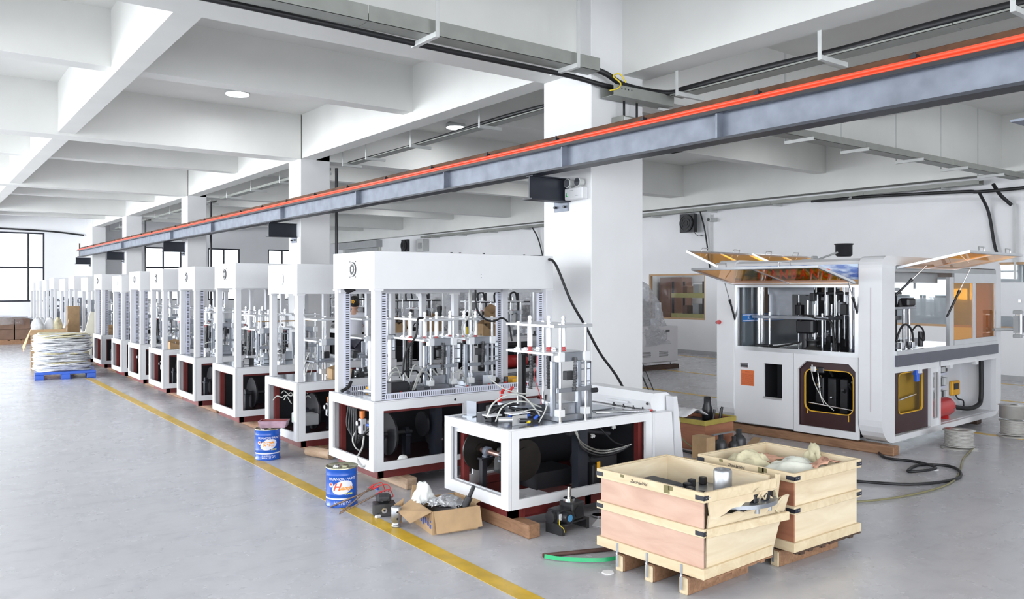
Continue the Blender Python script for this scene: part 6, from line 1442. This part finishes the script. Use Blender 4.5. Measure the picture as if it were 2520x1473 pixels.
# faces +Y local (away from camera); seen from behind
V = [(0, 0, .88), (0, 0, 1.02), (0, .01, 1.18), (0, .02, 1.30), (0, .02, 1.38), (0, .03, 1.44),
     (-.16, .02, 1.30), (-.21, .06, 1.06), (-.16, .24, .96), (-.14, .30, .95), (.16, .02, 1.30), (.21, .06, 1.06), (.16, .24, .96), (.14, .30, .95),
     (-.09, 0, .84), (-.10, .02, .46), (-.10, -.01, .09), (-.10, .12, .04), (.09, 0, .84), (.10, .02, .46), (.10, -.01, .09), (.10, .12, .04)]
Ed = [(0, 1), (1, 2), (2, 3), (3, 4), (4, 5), (3, 6), (6, 7), (7, 8), (8, 9), (3, 10), (10, 11), (11, 12), (12, 13), (0, 14), (14, 15), (15, 16), (16, 17), (0, 18), (18, 19), (19, 20), (20, 21)]
Rd = [(.14, .10), (.125, .09), (.14, .095), (.12, .085), (.055, .05), (.05, .05), (.055, .055), .042, .03, .026, (.055, .055), .042, .03, .026, .085, .055, .038, .035, .085, .055, .038, .035]
body = skin_figure('body', V, Ed, Rd, SKIN, wk)
skin_figure('shirt', [(0, 0, .84), (0, 0, 1.0), (0, .01, 1.18), (0, .02, 1.31), (0, .022, 1.37), (-.16, .02, 1.305), (-.215, .05, 1.14), (.16, .02, 1.305), (.215, .05, 1.14)], [(0, 1), (1, 2), (2, 3), (3, 4), (3, 5), (5, 6), (3, 7), (7, 8)], [(.165, .125), (.15, .11), (.158, .112), (.135, .1), (.075, .065), .075, .07, .075, .07], SHIRT, wk)
skin_figure('trousers', [(0, 0, .92), (-.09, 0, .84), (-.10, .02, .46), (-.10, -.01, .10), (.09, 0, .84), (.10, .02, .46), (.10, -.01, .10)], [(0, 1), (1, 2), (2, 3), (0, 4), (4, 5), (5, 6)], [(.15, .115), .105, .075, .06, .105, .075, .06], TROUS, wk)
for sx in (-1, 1):
    skin_figure('hand', [(sx * .14, .30, .95), (sx * .135, .36, .945)], [(0, 1)], [(.028, .02), (.036, .018)], SKIN, wk, sub=2)
    for k in range(4): skin_figure('finger', [(sx * (.108 + .017 * k), .36, .945), (sx * (.106 + .018 * k), .40 + .006 * (k in (1, 2)), .94), (sx * (.106 + .018 * k), .43 + .008 * (k in (1, 2)), .925)], [(0, 1), (1, 2)], [.009, .0085, .008], SKIN, wk, sub=1)
    skin_figure('thumb', [(sx * .105, .33, .945), (sx * .085, .36, .94), (sx * .08, .39, .935)], [(0, 1), (1, 2)], [.012, .0105, .009], SKIN, wk, sub=1)
    B().rbox(sx * .10 - .05, -.06, 0, sx * .10 + .05, .20, .085, .02).obj('shoe', BLACK, wk)
hd = B(); hd.T = Matrix.Translation((0, .055, 1.525)) @ Matrix.Rotation(-.12, 4, 'X')
pr = [(0, -.12), (.035, -.115), (.055, -.09), (.068, -.05), (.076, 0), (.077, .04), (.068, .08), (.045, .108), (.02, .118), (0, .12)]
hd.lathe((0, 0, 0), pr, 22)
hd.cb(0, .082, -.01, .018, .028, .035).cb(0, .077, -.05, .045, .01, .012).cyl((-.028, .068, .012), (-.028, .078, .012), .011, n=10).cyl((.028, .068, .012), (.028, .078, .012), .011, n=10)
for sx in (-1, 1): hd.cyl((sx * .072, 0, -.01), (sx * .088, -.008, -.008), .024, .02, 10)
hd.obj('head', SKIN, wk)
hr = B(); hr.T = Matrix.Translation((0, .042, 1.535)) @ Matrix.Rotation(-.12, 4, 'X')
hr.lathe((0, 0, 0), [(.05, -.075), (.078, -.04), (.086, 0), (.088, .04), (.08, .085), (.055, .118), (.0, .132)], 22)
hr.lathe((0.0, -.085, .02), [(0, -.05), (.04, -.035), (.055, 0), (.042, .035), (0, .05)], 16)
h_ = hr.obj('hair', HAIR, wk)
b = B(); b.T = Matrix.Translation((.0, -.105, 1.56))
for k in range(5): a = k * 2 * PI / 5; b.cyl((.02 * math.cos(a), 0, .02 * math.sin(a)), (.022 * math.cos(a), -.012, .022 * math.sin(a)), .013, n=8)
b.obj('yellow_hair_clip', AMBERP, h_)
